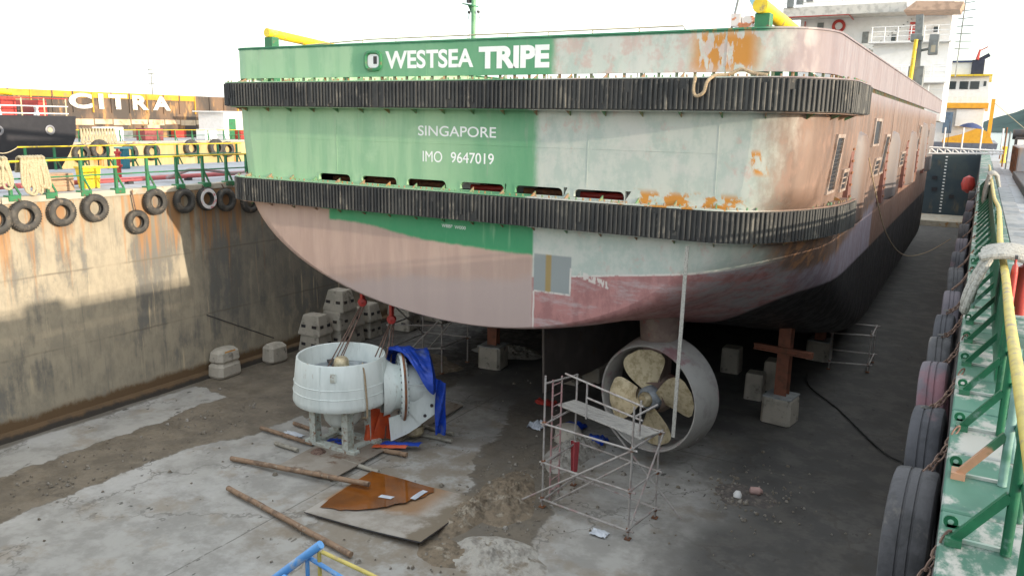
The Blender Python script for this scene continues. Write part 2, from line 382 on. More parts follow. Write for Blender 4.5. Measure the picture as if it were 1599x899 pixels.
def floor_mat():
    b = B('dock_floor_concrete'); x, y, z = b.pos()
    n1 = b.noise(.35, (1, 1, 1), 6, .6); n2 = b.noise(1.3, (1, 1, 1), 7, .65, (3, 8, 1)); n3 = b.noise(7, (1, 1, 1), 5, .7); n4 = b.noise(2.6, (1, 1, 1), 3, .5, (6, 6, 6))
    c = b.mix((.38, .372, .348), (.28, .272, .252), b.ss(n2, .38, .62))
    c = b.mix(c, (.47, .465, .45), b.ss(n1 + n3 * .25, .60, .80) * .8)
    c = b.mix(c, (.25, .205, .15), b.ss(b.noise(.8, (1, 1, 1), 6, .65, (1, 1, 9)), .53, .68) * .55)
    spots = b.ss(b.noise(3.4, (1.6, .7, 1), 2, .5, (2, 4, 4)), .70, .73) * b.ss(n1, .42, .5)
    c = b.mix(c, (.10, .095, .085), spots)
    wb = (n2 - .5) * 1.5 + (n1 - .5) * 2.
    # damp silt running down the left side of the dock, spreading out past the blocks
    wet = b.ss(x + wb * .5, -21.7, -21.62) * b.ss(x + wb * .5 + b.ss(y, 13.5, 17) * -.75, -19.0, -19.1)
    wet = wet.max(b.ss(y + wb * .9 + b.ss(x, -22, -23) * -.3, 17.9, 18.0) * b.ss(x + wb * .6, -15.9, -16.1))
    wet = wet.max(b.ss(x + wb * .25, -23.35, -23.6) * .8)
    wet = wet.max(b.box(x + wb * .7 + (y - 17) * .30, -11.0, -8.5, .08) * b.ss(y + wb, 13.9, 14.1) * b.ss(y, 24, 22) * .85)
    c = b.mix(c, (.24, .20, .15), b.box(x + wb * .8, -13.8, -7.6, .9) * b.box(y + wb * .8, 11.6, 19.5, .9) * b.ss(n2 + n3 * .35, .50, .78) * .8)
    silt = b.mix((.135, .115, .088), (.20, .17, .13), b.ss(n2 + n3 * .3, .52, .80))
    c = b.mix(c, silt, wet)
    # wet dirt, plus shade below the hull and right wall painted into the floor
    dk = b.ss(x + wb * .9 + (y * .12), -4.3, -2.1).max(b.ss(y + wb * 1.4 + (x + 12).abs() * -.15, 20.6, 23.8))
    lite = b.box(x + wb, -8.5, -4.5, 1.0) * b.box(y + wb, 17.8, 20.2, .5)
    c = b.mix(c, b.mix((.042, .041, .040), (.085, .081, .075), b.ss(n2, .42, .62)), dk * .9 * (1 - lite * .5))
    vo = b.n('ShaderNodeTexVoronoi'); vo.feature = 'DISTANCE_TO_EDGE'; vo.inputs['Scale'].default_value = .22
    vm = b.n('ShaderNodeVectorMath'); vm.operation = 'ADD'; b.nt.links.new(b._pos, vm.inputs[0]); cx_ = b.n('ShaderNodeCombineXYZ'); b.put((n2 - .5) * 1.6, cx_.inputs[0]); b.put((n4 - .5) * 1.6, cx_.inputs[1]); b.nt.links.new(cx_.outputs[0], vm.inputs[1]); b.nt.links.new(vm.outputs[0], vo.inputs['Vector'])
    crack = b.ss(X(b, vo.outputs['Distance']), .012, .004) * b.ss(n1, .40, .55)
    joint = b.box(x + (n2 - .5) * .05, -13.87, -13.83, .012).max(b.box(y + (n2 - .5) * .05, 22.0, 22.04, .012))
    c = b.mix(c, (.07, .062, .052), (crack * .45).max(joint * b.ss(n3, .35, .5) * .6))
    rim = wet * (1 - wet) * 4
    c = b.mix(c, (.10, .085, .065), rim * .5)
    rough = b.m('SUBTRACT', .9, wet * b.ss(n4, .42, .62) * .45)
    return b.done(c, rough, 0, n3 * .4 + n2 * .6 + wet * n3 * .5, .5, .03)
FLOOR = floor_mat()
def wall_mat(name, x_sun=True):
    b = B(name); x, y, z = b.pos()
    n1 = b.noise(.55, (1, 1, .42), 7, .62); n2 = b.noise(2.0, (1, 1, .55), 7, .68, (2, 5, 1)); st = b.noise(1.9, (1, 1, .07), 5, .6); st2 = b.noise(4.5, (1, 1, .05), 5, .65, (4, 1, 2)); n3 = b.noise(9, (1, 1, 1), 5, .7)
    c = b.mix((.40, .35, .265), (.32, .285, .22), b.ss(n2, .4, .6))
    dark = b.ss(n1 + (st - .5) * .7 + (n2 - .5) * .5, .50, .66) * b.ss(z + (n1 - .5) * 3, 6.9, 5.2) * b.ss(z + (n1 - .5) * 2, .6, 1.8)
    c = b.mix(c, (.13, .127, .118), dark * .6)
    big = b.ss(n1 + b.ss(y, 14, 26) * .22 + (st - .5) * .5, .50, .66) * b.ss(z + (n2 - .5) * 2, .8, 2.2) * b.ss(z, 7.05, 6.6)  # large dark stains, with the ship's shade on the wall painted in
    c = b.mix(c, (.125, .13, .128), big * .5)
    c = b.mix(c, (.20, .20, .19), b.ss(n2 + (n1 - .5) * .8, .55, .7) * .5)
    c = b.mix(c, (.60, .50, .34), b.ss(st2, .60, .68) * b.ss(n1, .40, .55) * b.ss(z, 6.3, 4.5) * .8)
    # rust running down from the railing brackets
    rs = b.ss(st2 * .5 + st * .5 + b.ss(z, 3.5, 7.1) * .12, .56, .66)
    c = b.mix(c, (.40, .20, .075), rs * b.ss(z + (st - .5) * 5, 3.2, 6.4) * .75)
    c = b.mix(c, (.17, .165, .15), b.ss(b.noise(7, (1, 1, .06), 4, .6, (8, 8, 8)), .55, .68) * b.ss(z, 6.9, 6.0) * .45)
    # pour joints
    for zz in (2.35, 4.7):
        c = b.mix(c, (.16, .14, .11), b.box(z + (n2 - .5) * .10 - y * .0, zz - .03, zz + .03, .015) * b.ss(n1, .35, .6) * .7)
    # damp brown foot
    c = b.mix(c, (.15, .095, .05), b.ss(z + (n2 - .5) * .55, .62, .40))
    c = b.mix(c, (.05, .042, .035), b.ss(z + (n2 - .5) * .3, .20, .08))
    return b.done(c, .9, 0, n3 * .3 + n2 * .6 + st2 * .3, .6, .04)
WALL = wall_mat('stained_dock_wall')
WALL2 = simple('far_dock_wall', (.52, .38, .18), .9, 0, (.60, .48, .27), sc=.7, st=(1, 1, .2), dirt=((.45, .20, .05), .9, (1, 1, .12)))
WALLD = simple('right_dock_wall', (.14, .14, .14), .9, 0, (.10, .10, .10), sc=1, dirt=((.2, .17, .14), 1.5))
QUAY = simple('quay_concrete', (.42, .43, .45), .85, 0, (.36, .37, .38), sc=.7, bump=.3, dirt=((.30, .27, .23), .9))
COPE = simple('coping_concrete', (.48, .44, .36), .85, 0, (.38, .34, .27), sc=1.5, bump=.4, dirt=((.40, .22, .08), 1.6))
# worn green ledge
b = B('worn_green_ledge'); nn = b.noise(2.2, (1, .6, 1), 7, .7); nn2 = b.noise(.7, (1, 1, 1), 4, .6, (3, 3, 3))
LEDGE = b.done(b.mix(b.mix((.06, .17, .125), (.04, .125, .09), b.ss(nn2, .4, .6)), (.34, .35, .33), b.ss(nn + (nn2 - .5) * .4, .50, .60)), .55, 0, nn, .2)
b = B('sea_water'); wv = b.noise(.9, (1, 1, 1), 4, .6)
SEA = b.done((.03, .10, .13), .18, 0, wv, .35, .1)
HILL = simple('forest_hill', (.035, .075, .065), .95, 0, (.022, .05, .045), sc=.02, bump=0)
# ------------------------------------------------------------------ setting
def fl(u, v):
    x = -23.95 + u * 24.1; y = .9 + v * 98
    h = .03 * mnoise.noise((x * .5, y * .5, 3)) + .012 * mnoise.noise((x * 2, y * 2, 1))
    return (x, y, h * min(1, max(0, (y - 2) / 4)) - .02)
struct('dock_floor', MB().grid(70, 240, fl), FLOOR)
struct('quay_left', MB().box(-35.2, -24.32, -40, 140, 5.5, 7.06), QUAY)
struct('quay_right', MB().box(.78, 6.5, -4, 112, 4.2, 7.0), QUAY)
struct('sea', MB().add([(-3000, -1500, 3.2), (3000, -1500, 3.2), (3000, 6000, 3.2), (-3000, 6000, 3.2),
                        (-110, -300, 3.2), (7, -300, 3.2), (7, 300, 3.2), (-110, 300, 3.2)],
                       [(0, 1, 5, 4), (1, 2, 6, 5), (2, 3, 7, 6), (3, 0, 4, 7)]), SEA)
struct('ground', MB().add([(-110.2, -300.2, -.6), (7.2, -300.2, -.6), (7.2, 300.2, -.6), (-110.2, 300.2, -.6)], [(0, 1, 2, 3)]), WALLD)
def hillf(u, v):
    x = -500 + u * 3200; d = abs(v - .5) * 2
    h = (34 + 26 * mnoise.fractal((x * .0022, .7, 0), .9, 2, 4) + 8 * mnoise.noise((x * .012, v * 3, 2)))
    h *= max(0, min(1, (x + 80) / 500)) * .9 + .55 * max(0, min(1, (x + 60) / 160)) * .4
    return (x, 2300 + v * 700, 3 + max(0, h * 3.0) * (1 - d ** 1.5))
struct('hills', MB().grid(220, 17, hillf), HILL)
# left wall of the dock
w = thing('dock_wall', 'tall rust-streaked concrete dock wall hung with tyres on the left', 'wall', (-24, 12, 0))
MB().grid(3, 180, lambda u, v: (-24 - .015 * mnoise.noise((0, v * 60, u * 9)), -4 + v * 124, -.3 + u * 7.2), False).box(-24.3, -24.05, -4, 120, -.4, 6.92).build('wall_face', WALL, w)
for i in range(30):
    y0 = -4 + i * 4.13
    MB().box(-24.34, -23.955 + random.uniform(-.01, .01), y0 + .012, y0 + 4.118, 6.905, 7.1, .015).build('coping_slab', COPE, w)
MB().prism([(-24.0, -.1), (-23.72, -.1), (-23.8, .16), (-24.0, .22)], 'y', -4, 98).build('foot_kerb', WALL, w)
w2 = thing('dock_wall', 'dark right-hand dock wall with green painted ledge below the railing', 'wall', (0, 12, 0))
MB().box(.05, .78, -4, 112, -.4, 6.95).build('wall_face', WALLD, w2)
for i in range(100):
    y0 = -1 + i * 1.1
    MB().box(.045, .775, y0 + .008, y0 + 1.092, 6.953, 7.08 + random.uniform(-.003, .003), .012).build('ledge_slab', LEDGE, w2)
w3 = thing('dock_wall', 'low concrete wall closing the dock end in front of the viewer', 'wall', (-12, .9, 0))
MB().box(-23.94, .04, -.6, .9, -.4, 6.4).build('wall_face', WALLD, w3)
MB().box(-23.94, .04, -.62, .93, 6.403, 6.6, .02).build('coping_slab', COPE, w3)
w4 = thing('dock_wall', 'sunlit ochre wall of the far dock with tyres on it', 'wall', (-66, 40, 0))
MB().box(-66.6, -66, 8, 120, -.4, 6.9).build('wall_face', WALL2, w4)
MB().box(-66.65, -65.9, 8, 120, 6.903, 7.1, .02).build('coping_slab', COPE, w4)
struct('quay_far', MB().box(-108, -66.66, -40, 140, 5.5, 7.05), QUAY)
# ------------------------------------------------------------------ the ship
XC, Y0, YE = -11.85, 17.9, 86.0
def sst(t): t = max(0., min(1., t)); return t * t * (3 - 2 * t)
def hb(z): return 8.70 + .20 * sst((z - 7.0) / 2.6)
def bow(y): return 1.0 if y < 62 else math.sqrt(max(.0004, 1 - ((y - 62) / 24.2) ** 2))
def crad(z, side=1):
    if side < 0: return 1.0, 1.3
    k = sst((z - 7.2) / .8); return 2.1 + (1.4 - 2.1) * k, 4.4 + (1.7 - 4.4) * k
def inset(y, z, side=1):
    rx, ry = crad(z, side); t = (ry - (y - Y0)) / ry
    if t <= 0: return 0.
    return rx * (1 - math.sqrt(max(0, 1 - t * t)))
def section(y, side=1):
    """half section, keel to sheer: (half width, z)"""
    z0 = 3.80 + (1.45 - 3.80) * sst((y - 20.0) / 15); k = sst((y - 19) / 13)
    p, q = 1.95 + 7 * k, 2.0 + 7 * k; zt = 7.6 - 2.4 * k; pts = []
    nb = 22
    for i in range(nb + 1):
        th = i / nb * math.pi / 2
        w = math.sin(th) ** (2 / p) if i else 0.; c = math.cos(th) ** (2 / q) if i < nb else 0.
        z = zt - (zt - z0) * c
        d = inset(y, min(z, 7), side) * .95
        bw = hb(z) * bow(y) * (1 - .25 * (1 - bow(y)) * c)
        pts.append((max(0, bw - d) * w, z + inset(y, min(z, 7)) * .95 * .12 * c))
    zs = [7.62, 7.66, 7.70, 7.92, 8.2, 8.6, 9.0, 9.4, 9.8, 10.2, 10.5]
    if k > 0: zs = [zt + (10.5 - zt) * ((v - 7.6) / 2.9) for v in zs]
    for z in zs: pts.append((max(.02, hb(z) * bow(y) - inset(y, z, side)), z))
    return pts
PORTS = [(-16.95, -15.68), (-15.32, -14.0), (-13.70, -12.33), (-11.93, -10.52), (-10.25, -8.83), (-8.58, -7.2)]
ship = thing('supply_ship', 'large supply ship in dry dock, green and half-stripped primer stern with black rubber fenders', 'ship', (XC, Y0, 1.4))
ys = [Y0 + 4.4 * (1 - math.cos(i / 16 * math.pi / 2)) for i in range(17)] + [23.0, 24.2] + [25 + 1.5 * i for i in range(25)] + [62 + 1.5 * i for i in range(16)] + [YE]
hm = MB(); secs = [section(y) for y in ys]; secp = [section(y, -1) for y in ys]; nr = len(secs[0])
vs = []
for y, sc, sp_ in zip(ys, secs, secp):
    vs += [(XC - w, y, z) for w, z in reversed(sp_[1:])] + [(XC + w, y, z) for w, z in sc]
nw = 2 * nr - 1
hm.add(vs, [(i * nw + j, (i + 1) * nw + j, (i + 1) * nw + j + 1, i * nw + j + 1) for i in range(len(ys) - 1) for j in range(nw - 1)], True)
# transom: columns put at the freeing-port edges, their cells left open
s0 = secs[0]; p0_ = secp[0]; jp = [i for i, (w, z) in enumerate(s0) if abs(z - 7.70) < 1e-6][0]; wref = s0[jp][0]
cols = sorted({-1., 1.} | {(e - XC) / wref for pr in PORTS for e in pr} | {-.9, -.72, -.4, .6, .72, .85, .95})
vs = [(XC + c * (w if c > 0 else wp * wref / p0_[jp][0] if c > -1 else wp), Y0, z) for (w, z), (wp, z_) in zip(s0, p0_) for c in cols]; nc = len(cols); fs = []
for j in range(nr - 1):
    for c in range(nc - 1):
        mid = XC + (cols[c] + cols[c + 1]) / 2 * wref
        if j == jp and any(a < mid < e for a, e in PORTS): continue
        fs.append((j * nc + c, j * nc + c + 1, (j + 1) * nc + c + 1, (j + 1) * nc + c))
hm.add(vs, fs, True)
hull = hm.build('hull', HULL, ship)
INNER = simple('inner_deck_steel', (.16, .11, .08), .8, 0, (.30, .26, .22), sc=1.5, dirt=((.35, .12, .05), 2))
# decks
dk = [(XC - w + .05, y) for (w, z), y in zip([s[-1] for s in secp], ys)] + [(XC + w - .05, y) for (w, z), y in reversed(list(zip([s[-1] for s in secs], ys)))]
MB().add([(x, y, 10.05) for x, y in dk], [tuple(range(len(dk)))]).build('upper_deck', INNER, ship)
MB().box(XC - 7.0, XC + 7.0, Y0 + .06, Y0 + 5, 7.56, 7.6).build('main_deck', INNER, ship)
MB().box(XC - 7.0, XC + 7.0, Y0 + 4.9, Y0 + 5, 7.61, 9.9).build('inner_bulkhead', DARK, ship)
# freeing port frames with rounded upper corners
for a, e in PORTS:
    m = MB(); o = []; r = .13
    for x, z in ((a, 7.70), (a, 7.92), (e, 7.92), (e, 7.70)): o.append((x, z))
    inn = [(a + .03, 7.71)] + [(a + .03 + r - r * math.cos(t * math.pi / 8), 7.77 + (r) * math.sin(t * math.pi / 8)) for t in range(5)] + \
          [(e - .03 - r + r * math.sin(t * math.pi / 8), 7.77 + r * math.cos(t * math.pi / 8)) for t in range(5)] + [(e - .03, 7.71)]
    n = len(inn); vv = [(x, y, z) for y in (Y0 - .008, Y0 + .09) for x, z in inn + [(a - .0, 7.705), (a, 7.925), (e, 7.925), (e, 7.705)]]
    t = n + 4; f = []
    for q in (0, t):
        ring = list(range(n)); f += [tuple(q + k for k in ([n, n + 1] + ring[:n // 2][::-1])), tuple(q + k for k in ([n + 1, n + 2] + ring[n // 2 - 1:n // 2 + 1][::-1])), tuple(q + k for k in ([n + 2, n + 3] + ring[n // 2:][::-1]))]
    f += [(k, k + 1, t + k + 1, t + k) for k in range(n - 1)]
    fr = m.add(vv, f).build('freeing_port', HULL, ship)
    # odds and ends seen through the port
    cx = (a + e) / 2
    MB().cyl((a - .2, Y0 + .9, 7.68), (cx + .2, Y0 + 1.1, 7.68), .09).build('deck_pipe', random.choice((RUST, PIPEG, RED)), fr)
    MB().box(cx + .1, e + .3, Y0 + 1.2, Y0 + 1.6, 7.61, 7.80).build('deck_box', random.choice((GREYP, WHITE, RUST)), fr)
def outline(hbw, y0, rx, ry, yp, ysb, d=0., n=14):
    hbw += d; y0 -= d; rx += d; ry += d; px, py = 1.0 + d, 1.3 + d
    P = [(XC - hbw, yp)] if yp > y0 + py + .05 else []
    P += [(XC - hbw + px * (1 - math.cos(t / n * math.pi / 2)), y0 + py * (1 - math.sin(t / n * math.pi / 2))) for t in range(n + 1)]
    P += [(XC + hbw - rx * (1 - math.sin(t / n * math.pi / 2)), y0 + ry * (1 - math.cos(t / n * math.pi / 2))) for t in range(n + 1)]
    if ysb > y0 + ry + .05: P.append((XC + hbw, ysb))
    return P
def resample(P, step):
    out = [P[0]]; acc = 0.
    for a, b_ in zip(P, P[1:]):
        L = math.dist(a, b_); t = step - acc
        while t <= L:
            out.append((a[0] + (b_[0] - a[0]) * t / L, a[1] + (b_[1] - a[1]) * t / L)); t += step
        acc = (acc + L) % step
    return out
def ring(mb, Po, Pi, z0, z1, smooth=True):
    n = len(Po); vs = [(x, y, z) for P in (Po, Pi) for z in (z0, z1) for x, y in P]
    f = []
    for i in range(n - 1):
        f += [(i, i + 1, n + i + 1, n + i), (2 * n + i, 3 * n + i, 3 * n + i + 1, 2 * n + i + 1), (n + i, n + i + 1, 3 * n + i + 1, 3 * n + i), (i, 2 * n + i, 2 * n + i + 1, i + 1)]
    f += [(0, n, 3 * n, 2 * n), (n - 1, 2 * n - 1 + 2 * n - n + 0, 4 * n - 1, 2 * n - 1)] if False else [(0, n, 3 * n, 2 * n), (n - 1, 3 * n - 1, 4 * n - 1, 2 * n - 1)]
    return mb.add(vs, f, smooth)
# bulwark plate standing clear above the upper fender
bo = outline(8.90, Y0, 1.4, 1.7, 60, 69, 0); bi = outline(8.90, Y0, 1.4, 1.7, 60, 69, -.09)
bo = [bo[0]] + bo[1:]; bw_ = ring(MB(), bo, bi, 10.63, 11.50).build('bulwark', HULL, ship)
ro = outline(8.90, Y0, 1.4, 1.7, 60, 69, .03); ri = outline(8.90, Y0, 1.4, 1.7, 60, 69, -.2)
ring(MB(), ro, ri, 11.503, 11.54).build('bulwark_rail', HULL, bw_)
# seam between bulwark and side: dark slot forward of the fender, filled with brackets
m = MB(); P = resample(outline(8.90, Y0, 1.4, 1.7, 24, 69, -.05), .42)
for (x, y) in P:
    if y > 50: continue
    m.box(x - .028, x + .028, y - .028, y + .028, 10.44, 10.64)
m.build('bulwark_brackets', simple('rusty_bracket', (.16, .20, .13), .8, 0, (.30, .15, .06), sc=2), ship)['kind'] = 'stuff'
BRK = simple('bracket_paint', (.11, .24, .13), .7, 0, (.26, .17, .11), sc=3, lo=.42, hi=.55, dirt=((.38, .17, .04), 1.3))
def fender(zb, zt, hbw, rx, ry, yp, ysb, d, name, rib):
    o = outline(hbw, Y0, rx, ry, yp, ysb, d - .05); i = outline(hbw, Y0, rx, ry, yp, ysb, -.02)
    f = ring(MB(), o, i, zb, zt).build(name, RUBBER, ship)
    P = resample(outline(hbw, Y0, rx, ry, yp, ysb, d), rib); m = MB(); w = rib * .33
    for k in range(1, len(P) - 1):
        tx, ty = P[k + 1][0] - P[k - 1][0], P[k + 1][1] - P[k - 1][1]; L = math.hypot(tx, ty); tx /= L; ty /= L
        nx, ny = ty, -tx   # outward
        if (P[k][0] - XC) * nx + (P[k][1] - 30) * ny < 0: nx, ny = -nx, -ny
        q = random.uniform(-.012, .008) + .02 * mnoise.noise((k * .06, zb, 2)); x, y = P[k][0] + nx * q, P[k][1] + ny * q
        sec = [(-w, -.06), (-w * .8, -.012), (-w * .35, .0), (w * .35, .0), (w * .8, -.012), (w, -.06)]
        if random.random() < .012: continue
        a, e = zb + .012 + random.uniform(0, .012), zt - .012 - random.uniform(0, .012)
        if random.random() < .04: e -= random.uniform(.05, .3)
        elif random.random() < .04: a += random.uniform(.05, .25)
        vv = [(x + tx * s + nx * t, y + ty * s + ny * t, z) for z in (a, e) for s, t in sec]
        m.add(vv, [(s, s + 1, s + 7, s + 6) for s in range(5)] + [(0, 1, 2, 3, 4, 5), (11, 10, 9, 8, 7, 6)])
    rb = m.build('fender_ribs', RIB, f); rb['kind'] = 'stuff'
    # steel flanges and gusset brackets above and below
    m = MB(); ring(m, outline(hbw, Y0, rx, ry, yp, ysb, d - .03), outline(hbw, Y0, rx, ry, yp, ysb, -.01), zt + .004, zt + .03)
    ring(m, outline(hbw, Y0, rx, ry, yp, ysb, d - .14), outline(hbw, Y0, rx, ry, yp, ysb, -.01), zb - .03, zb - .004)
    m.build('fender_flange', HULL, f)
    m = MB(); Q = resample(outline(hbw, Y0, rx, ry, yp, ysb, 0), .185)
    Q2 = resample(outline(hbw, Y0, rx, ry, yp, ysb, d), .185)
    for k in range(2, len(Q) - 2):
        tx, ty = Q[k + 1][0] - Q[k - 1][0], Q[k + 1][1] - Q[k - 1][1]; L = math.hypot(tx, ty); tx /= L; ty /= L
        nx, ny = ty, -tx
        if (Q[k][0] - XC) * nx + (Q[k][1] - 30) * ny < 0: nx, ny = -nx, -ny
        x, y = Q[k]
        def pt(s, t, z): return (x + tx * s + nx * t, y + ty * s + ny * t, z)
        if k % 5 == 0:      # triangular gusset
            h = .12
            m.add([pt(s, t, z) for s in (-.012, .012) for t, z in ((.0, zt + .03), (d - .22, zt + .03), (.0, zt + .03 + h))], [(0, 1, 2), (3, 5, 4), (0, 1, 4, 3), (1, 2, 5, 4), (0, 3, 5, 2)])
            m.add([pt(s, t, z) for s in (-.012, .012) for t, z in ((.0, zb - .03), (d - .24, zb - .03), (.0, zb - .03 - h))], [(0, 1, 2), (3, 5, 4), (0, 1, 4, 3), (1, 2, 5, 4), (0, 3, 5, 2)])
        else:               # bolts
            t0 = d - .13
            m.cyl(pt(0, t0, zt + .03), pt(0, t0, zt + .085), .022, n=6)
    m.build('fender_brackets', BRK, f)['kind'] = 'stuff'
    return f
fender(9.80, 10.48, 8.90, 1.4, 1.7, 19.3, 21.7, .5, 'upper_fender', .118)
fender(6.93, 7.64, 8.72, 2.1, 4.4, 20.4, 22.9, .45, 'lower_fender', .118)
# weld seams
def seam(*a): MB().box(*a).build('weld_seam', HULL, ship)
seam(XC - 6.9, XC + 6.9, Y0 - .006, Y0 + .01, 8.873, 8.888)
for x in (-16.2, -8.22, -5.06): seam(x - .008, x + .008, Y0 - .005, Y0 + .01, 7.95, 9.75)
seam(-13.02, -13.0, Y0 - .005, Y0 + .01, 10.64, 11.48); seam(-5.02, -5.0, Y0 - .006, Y0 + .01, 10.64, 11.48)
for y in (33.2, 46.6): seam(-2.98, -2.944, y - .012, y + .012, 9.0, 11.48)
# lettering
text('name_lettering', 'WESTSEA', -14.37, -11.52, 10.83, 11.30, Y0 - .003, WHITEP, ship, .028)
text('name_lettering', 'TRIPE', -11.36, -9.33, 10.79, 11.33, Y0 - .003, WHITEP, ship, .05)
text('port_lettering', 'SINGAPORE', -13.28, -10.81, 9.07, 9.34, Y0 - .003, WHITEP, ship, .008)
text('number_lettering', 'IMO', -13.13, -12.49, 8.38, 8.67, Y0 - .003, WHITEP, ship, .0)
text('number_lettering', '9647019', -12.21, -10.87, 8.39, 8.67, Y0 - .003, WHITEP, ship, .008)
text('tank_mark', 'WBBP', -12.5, -12.15, 6.64, 6.73, Y0 - .003, WHITEP, ship, .0)
text('tank_mark', 'W000', -12.08, -11.72, 6.63, 6.72, Y0 - .003, WHITEP, ship, .0)
# faint weld beads where raised lettering stood on the side plating
# fairlead in the bulwark
m = MB(); pr = []
for k in range(24):
    t = k * math.pi / 12; c, s = math.cos(t), math.sin(t)
    pr.append((abs(c) ** .6 * math.copysign(1, c), abs(s) ** .6 * math.copysign(1, s)))
vv = []
for (a, h, y) in ((.31, .28, Y0 + .01), (.30, .27, Y0 - .06), (.25, .22, Y0 - .07), (.21, .185, Y0 - .03), (.20, .18, Y0 + .12)):
    vv += [(-14.79 + a * c, y, 11.05 + h * s) for c, s in pr]
m.add(vv, [(r * 24 + k, r * 24 + (k + 1) % 24, r * 24 + 24 + (k + 1) % 24, r * 24 + 24 + k) for r in range(4) for k in range(24)], True)
fl_ = m.build('fairlead', GREEN, ship)
MB().add([(-14.79 + .2 * c, Y0 - .012, 11.05 + .185 * s) for c, s in pr], [tuple(range(24))]).build('fairlead_backing', WHITE, fl_)  # white disc filling the fairlead hole
MB().box(-14.78, -14.66, Y0 - .02, Y0 - .013, 10.97, 11.17).build('fairlead_roller', DARK, fl_)
# skeg
def skeg(u, v):
    y = 22.7 + u * 12; zt_ = 4.1; zb = .55
    a = .04 + .38 * sst(u * 3)
    return y, zt_, zb, a
m = MB(); n = 12; vs = []
for i in range(n + 1):
    y, zt_, zb, a = skeg(i / n, 0); yb = y + .25 * (1 - i / n)
    vs += [(XC - a, y, zt_), (XC - a, yb, zb), (XC + a, yb, zb), (XC + a, y, zt_)]
m.add(vs, [(i * 4 + k, i * 4 + 4 + k, i * 4 + 5 + k, i * 4 + 1 + k) for i in range(n) for k in range(3)] + [(0, 1, 2, 3)], False)
SKEG = simple('dark_antifouling', (.15, .13, .12), .75, 0, (.19, .165, .15), sc=1.2, dirt=((.16, .12, .10), 2))
m.build('skeg', SKEG, ship)
# side fender strakes and openings on the starboard side
SX = XC + 8.80
STRK = simple('strake_primer', (.16, .14, .138), .55, 0, (.15, .10, .08), sc=1.2, st=(1, 1, .15))
REDP = simple('red_primer', (.17, .075, .06), .7, 0, (.20, .08, .06))
for (y0, y1, zt_, zb) in ((23.3, 25.4, 9.45, 6.85), (32.4, 35.6, 9.45, 6.85), (41.4, 45.2, 9.45, 6.85), (49.2, 52.6, 9.9, 7.2), (56.2, 60.0, 9.9, 6.85)):
    w_ = (y1 - y0); n = 12; vs = []
    for z, q in ((zb, .7), (zb + .12, 1.), (zt_ - .45, 1.), (zt_ - .15, .8), (zt_, .15)):
        vs += [(SX - .06 + q * .42 * math.sin(math.pi * k / n) ** .8, y0 + w_ * (.28 + .52 * k / n), z) for k in range(n + 1)]
    st = MB().add(vs, [(r * (n + 1) + k, r * (n + 1) + k + 1, (r + 1) * (n + 1) + k + 1, (r + 1) * (n + 1) + k) for r in range(4) for k in range(n)] + [tuple(range(n + 1))], True).build('side_fender', STRK, ship)
    m = MB().box(SX - .1, SX + .06, y0, y0 + w_ * .27, zb - .05, zt_ - .3); m.build('bolt_plate', REDP, st)
    m = MB()
    for k in range(7): m.box(SX + .05, SX + .10, y0 + w_ * .08, y0 + w_ * .2, zb + .15 + k * (zt_ - zb - .7) / 6, zb + .21 + k * (zt_ - zb - .7) / 6)
    m.build('bolts', RUST, st)['kind'] = 'stuff'
def surf(y, z, off=0.):
    def X_(q): return XC + hb(z) * bow(q) - inset(q, z)
    x = X_(y); d = Vector((X_(y + .02) - X_(y - .02), .04)).normalized(); return (x + d.y * off, y - d.x * off, z)
def patch(y0, y1, z0, z1, a, b_):
    """small box laid on the starboard plating between offsets a and b_"""
    n = 4; m = MB(); vs = []
    for k in range(n + 1):
        y = y0 + (y1 - y0) * k / n
        vs += [surf(y, z0, a), surf(y, z1, a), surf(y, z1, b_), surf(y, z0, b_)]
    return m.add(vs, [(k * 4 + q, k * 4 + 4 + q, k * 4 + 4 + (q + 1) % 4, k * 4 + (q + 1) % 4) for k in range(n) for q in range(4)] + [(0, 1, 2, 3), tuple(n * 4 + q for q in (3, 2, 1, 0))])
FRM = simple('opening_frame', (.36, .29, .25), .5, 0, (.24, .16, .12), sc=3)
def opening(y0, y1, z0, z1, bars=0, inner=BLACKH):
    w_ = .10 if y1 - y0 < 1.2 else .16
    o = patch(y0 - w_, y1 + w_, z1 + .002, z1 + .09, -.03, .06).build('side_opening', FRM, ship)
    patch(y0 - w_, y1 + w_, z0 - .07, z0 - .002, -.03, .058).build('sill', FRM, o)
    for a, c in ((y0 - w_, y0), (y1, y1 + w_)): patch(a, c, z0, z1, -.03, .055).build('jamb', FRM, o)
    patch(y0 + .002, y1 - .002, z0 + .001, z1 - .001, -.02, .012).build('opening_recess', inner, o)
    for k in range(bars):
        zz = z0 + (k + 1) * (z1 - z0) / (bars + 1)
        patch(y0 + .003, y1 - .003, zz - .016, zz + .016, .014, .035).build('bar', FRM if bars < 4 else DARK, o)
opening(20.2, 21.15, 8.0, 9.25, 12, BLACKH); opening(22.3, 23.1, 7.92, 8.35, 2, BLACKH); opening(27.5, 29.0, 9.0, 9.7); opening(31.2, 32.3, 7.95, 9.2)
opening(29.4, 30.7, 7.95, 8.42, 2); opening(39.3, 41.0, 7.9, 8.4, 2); opening(47.6, 48.9, 8.4, 9.6)
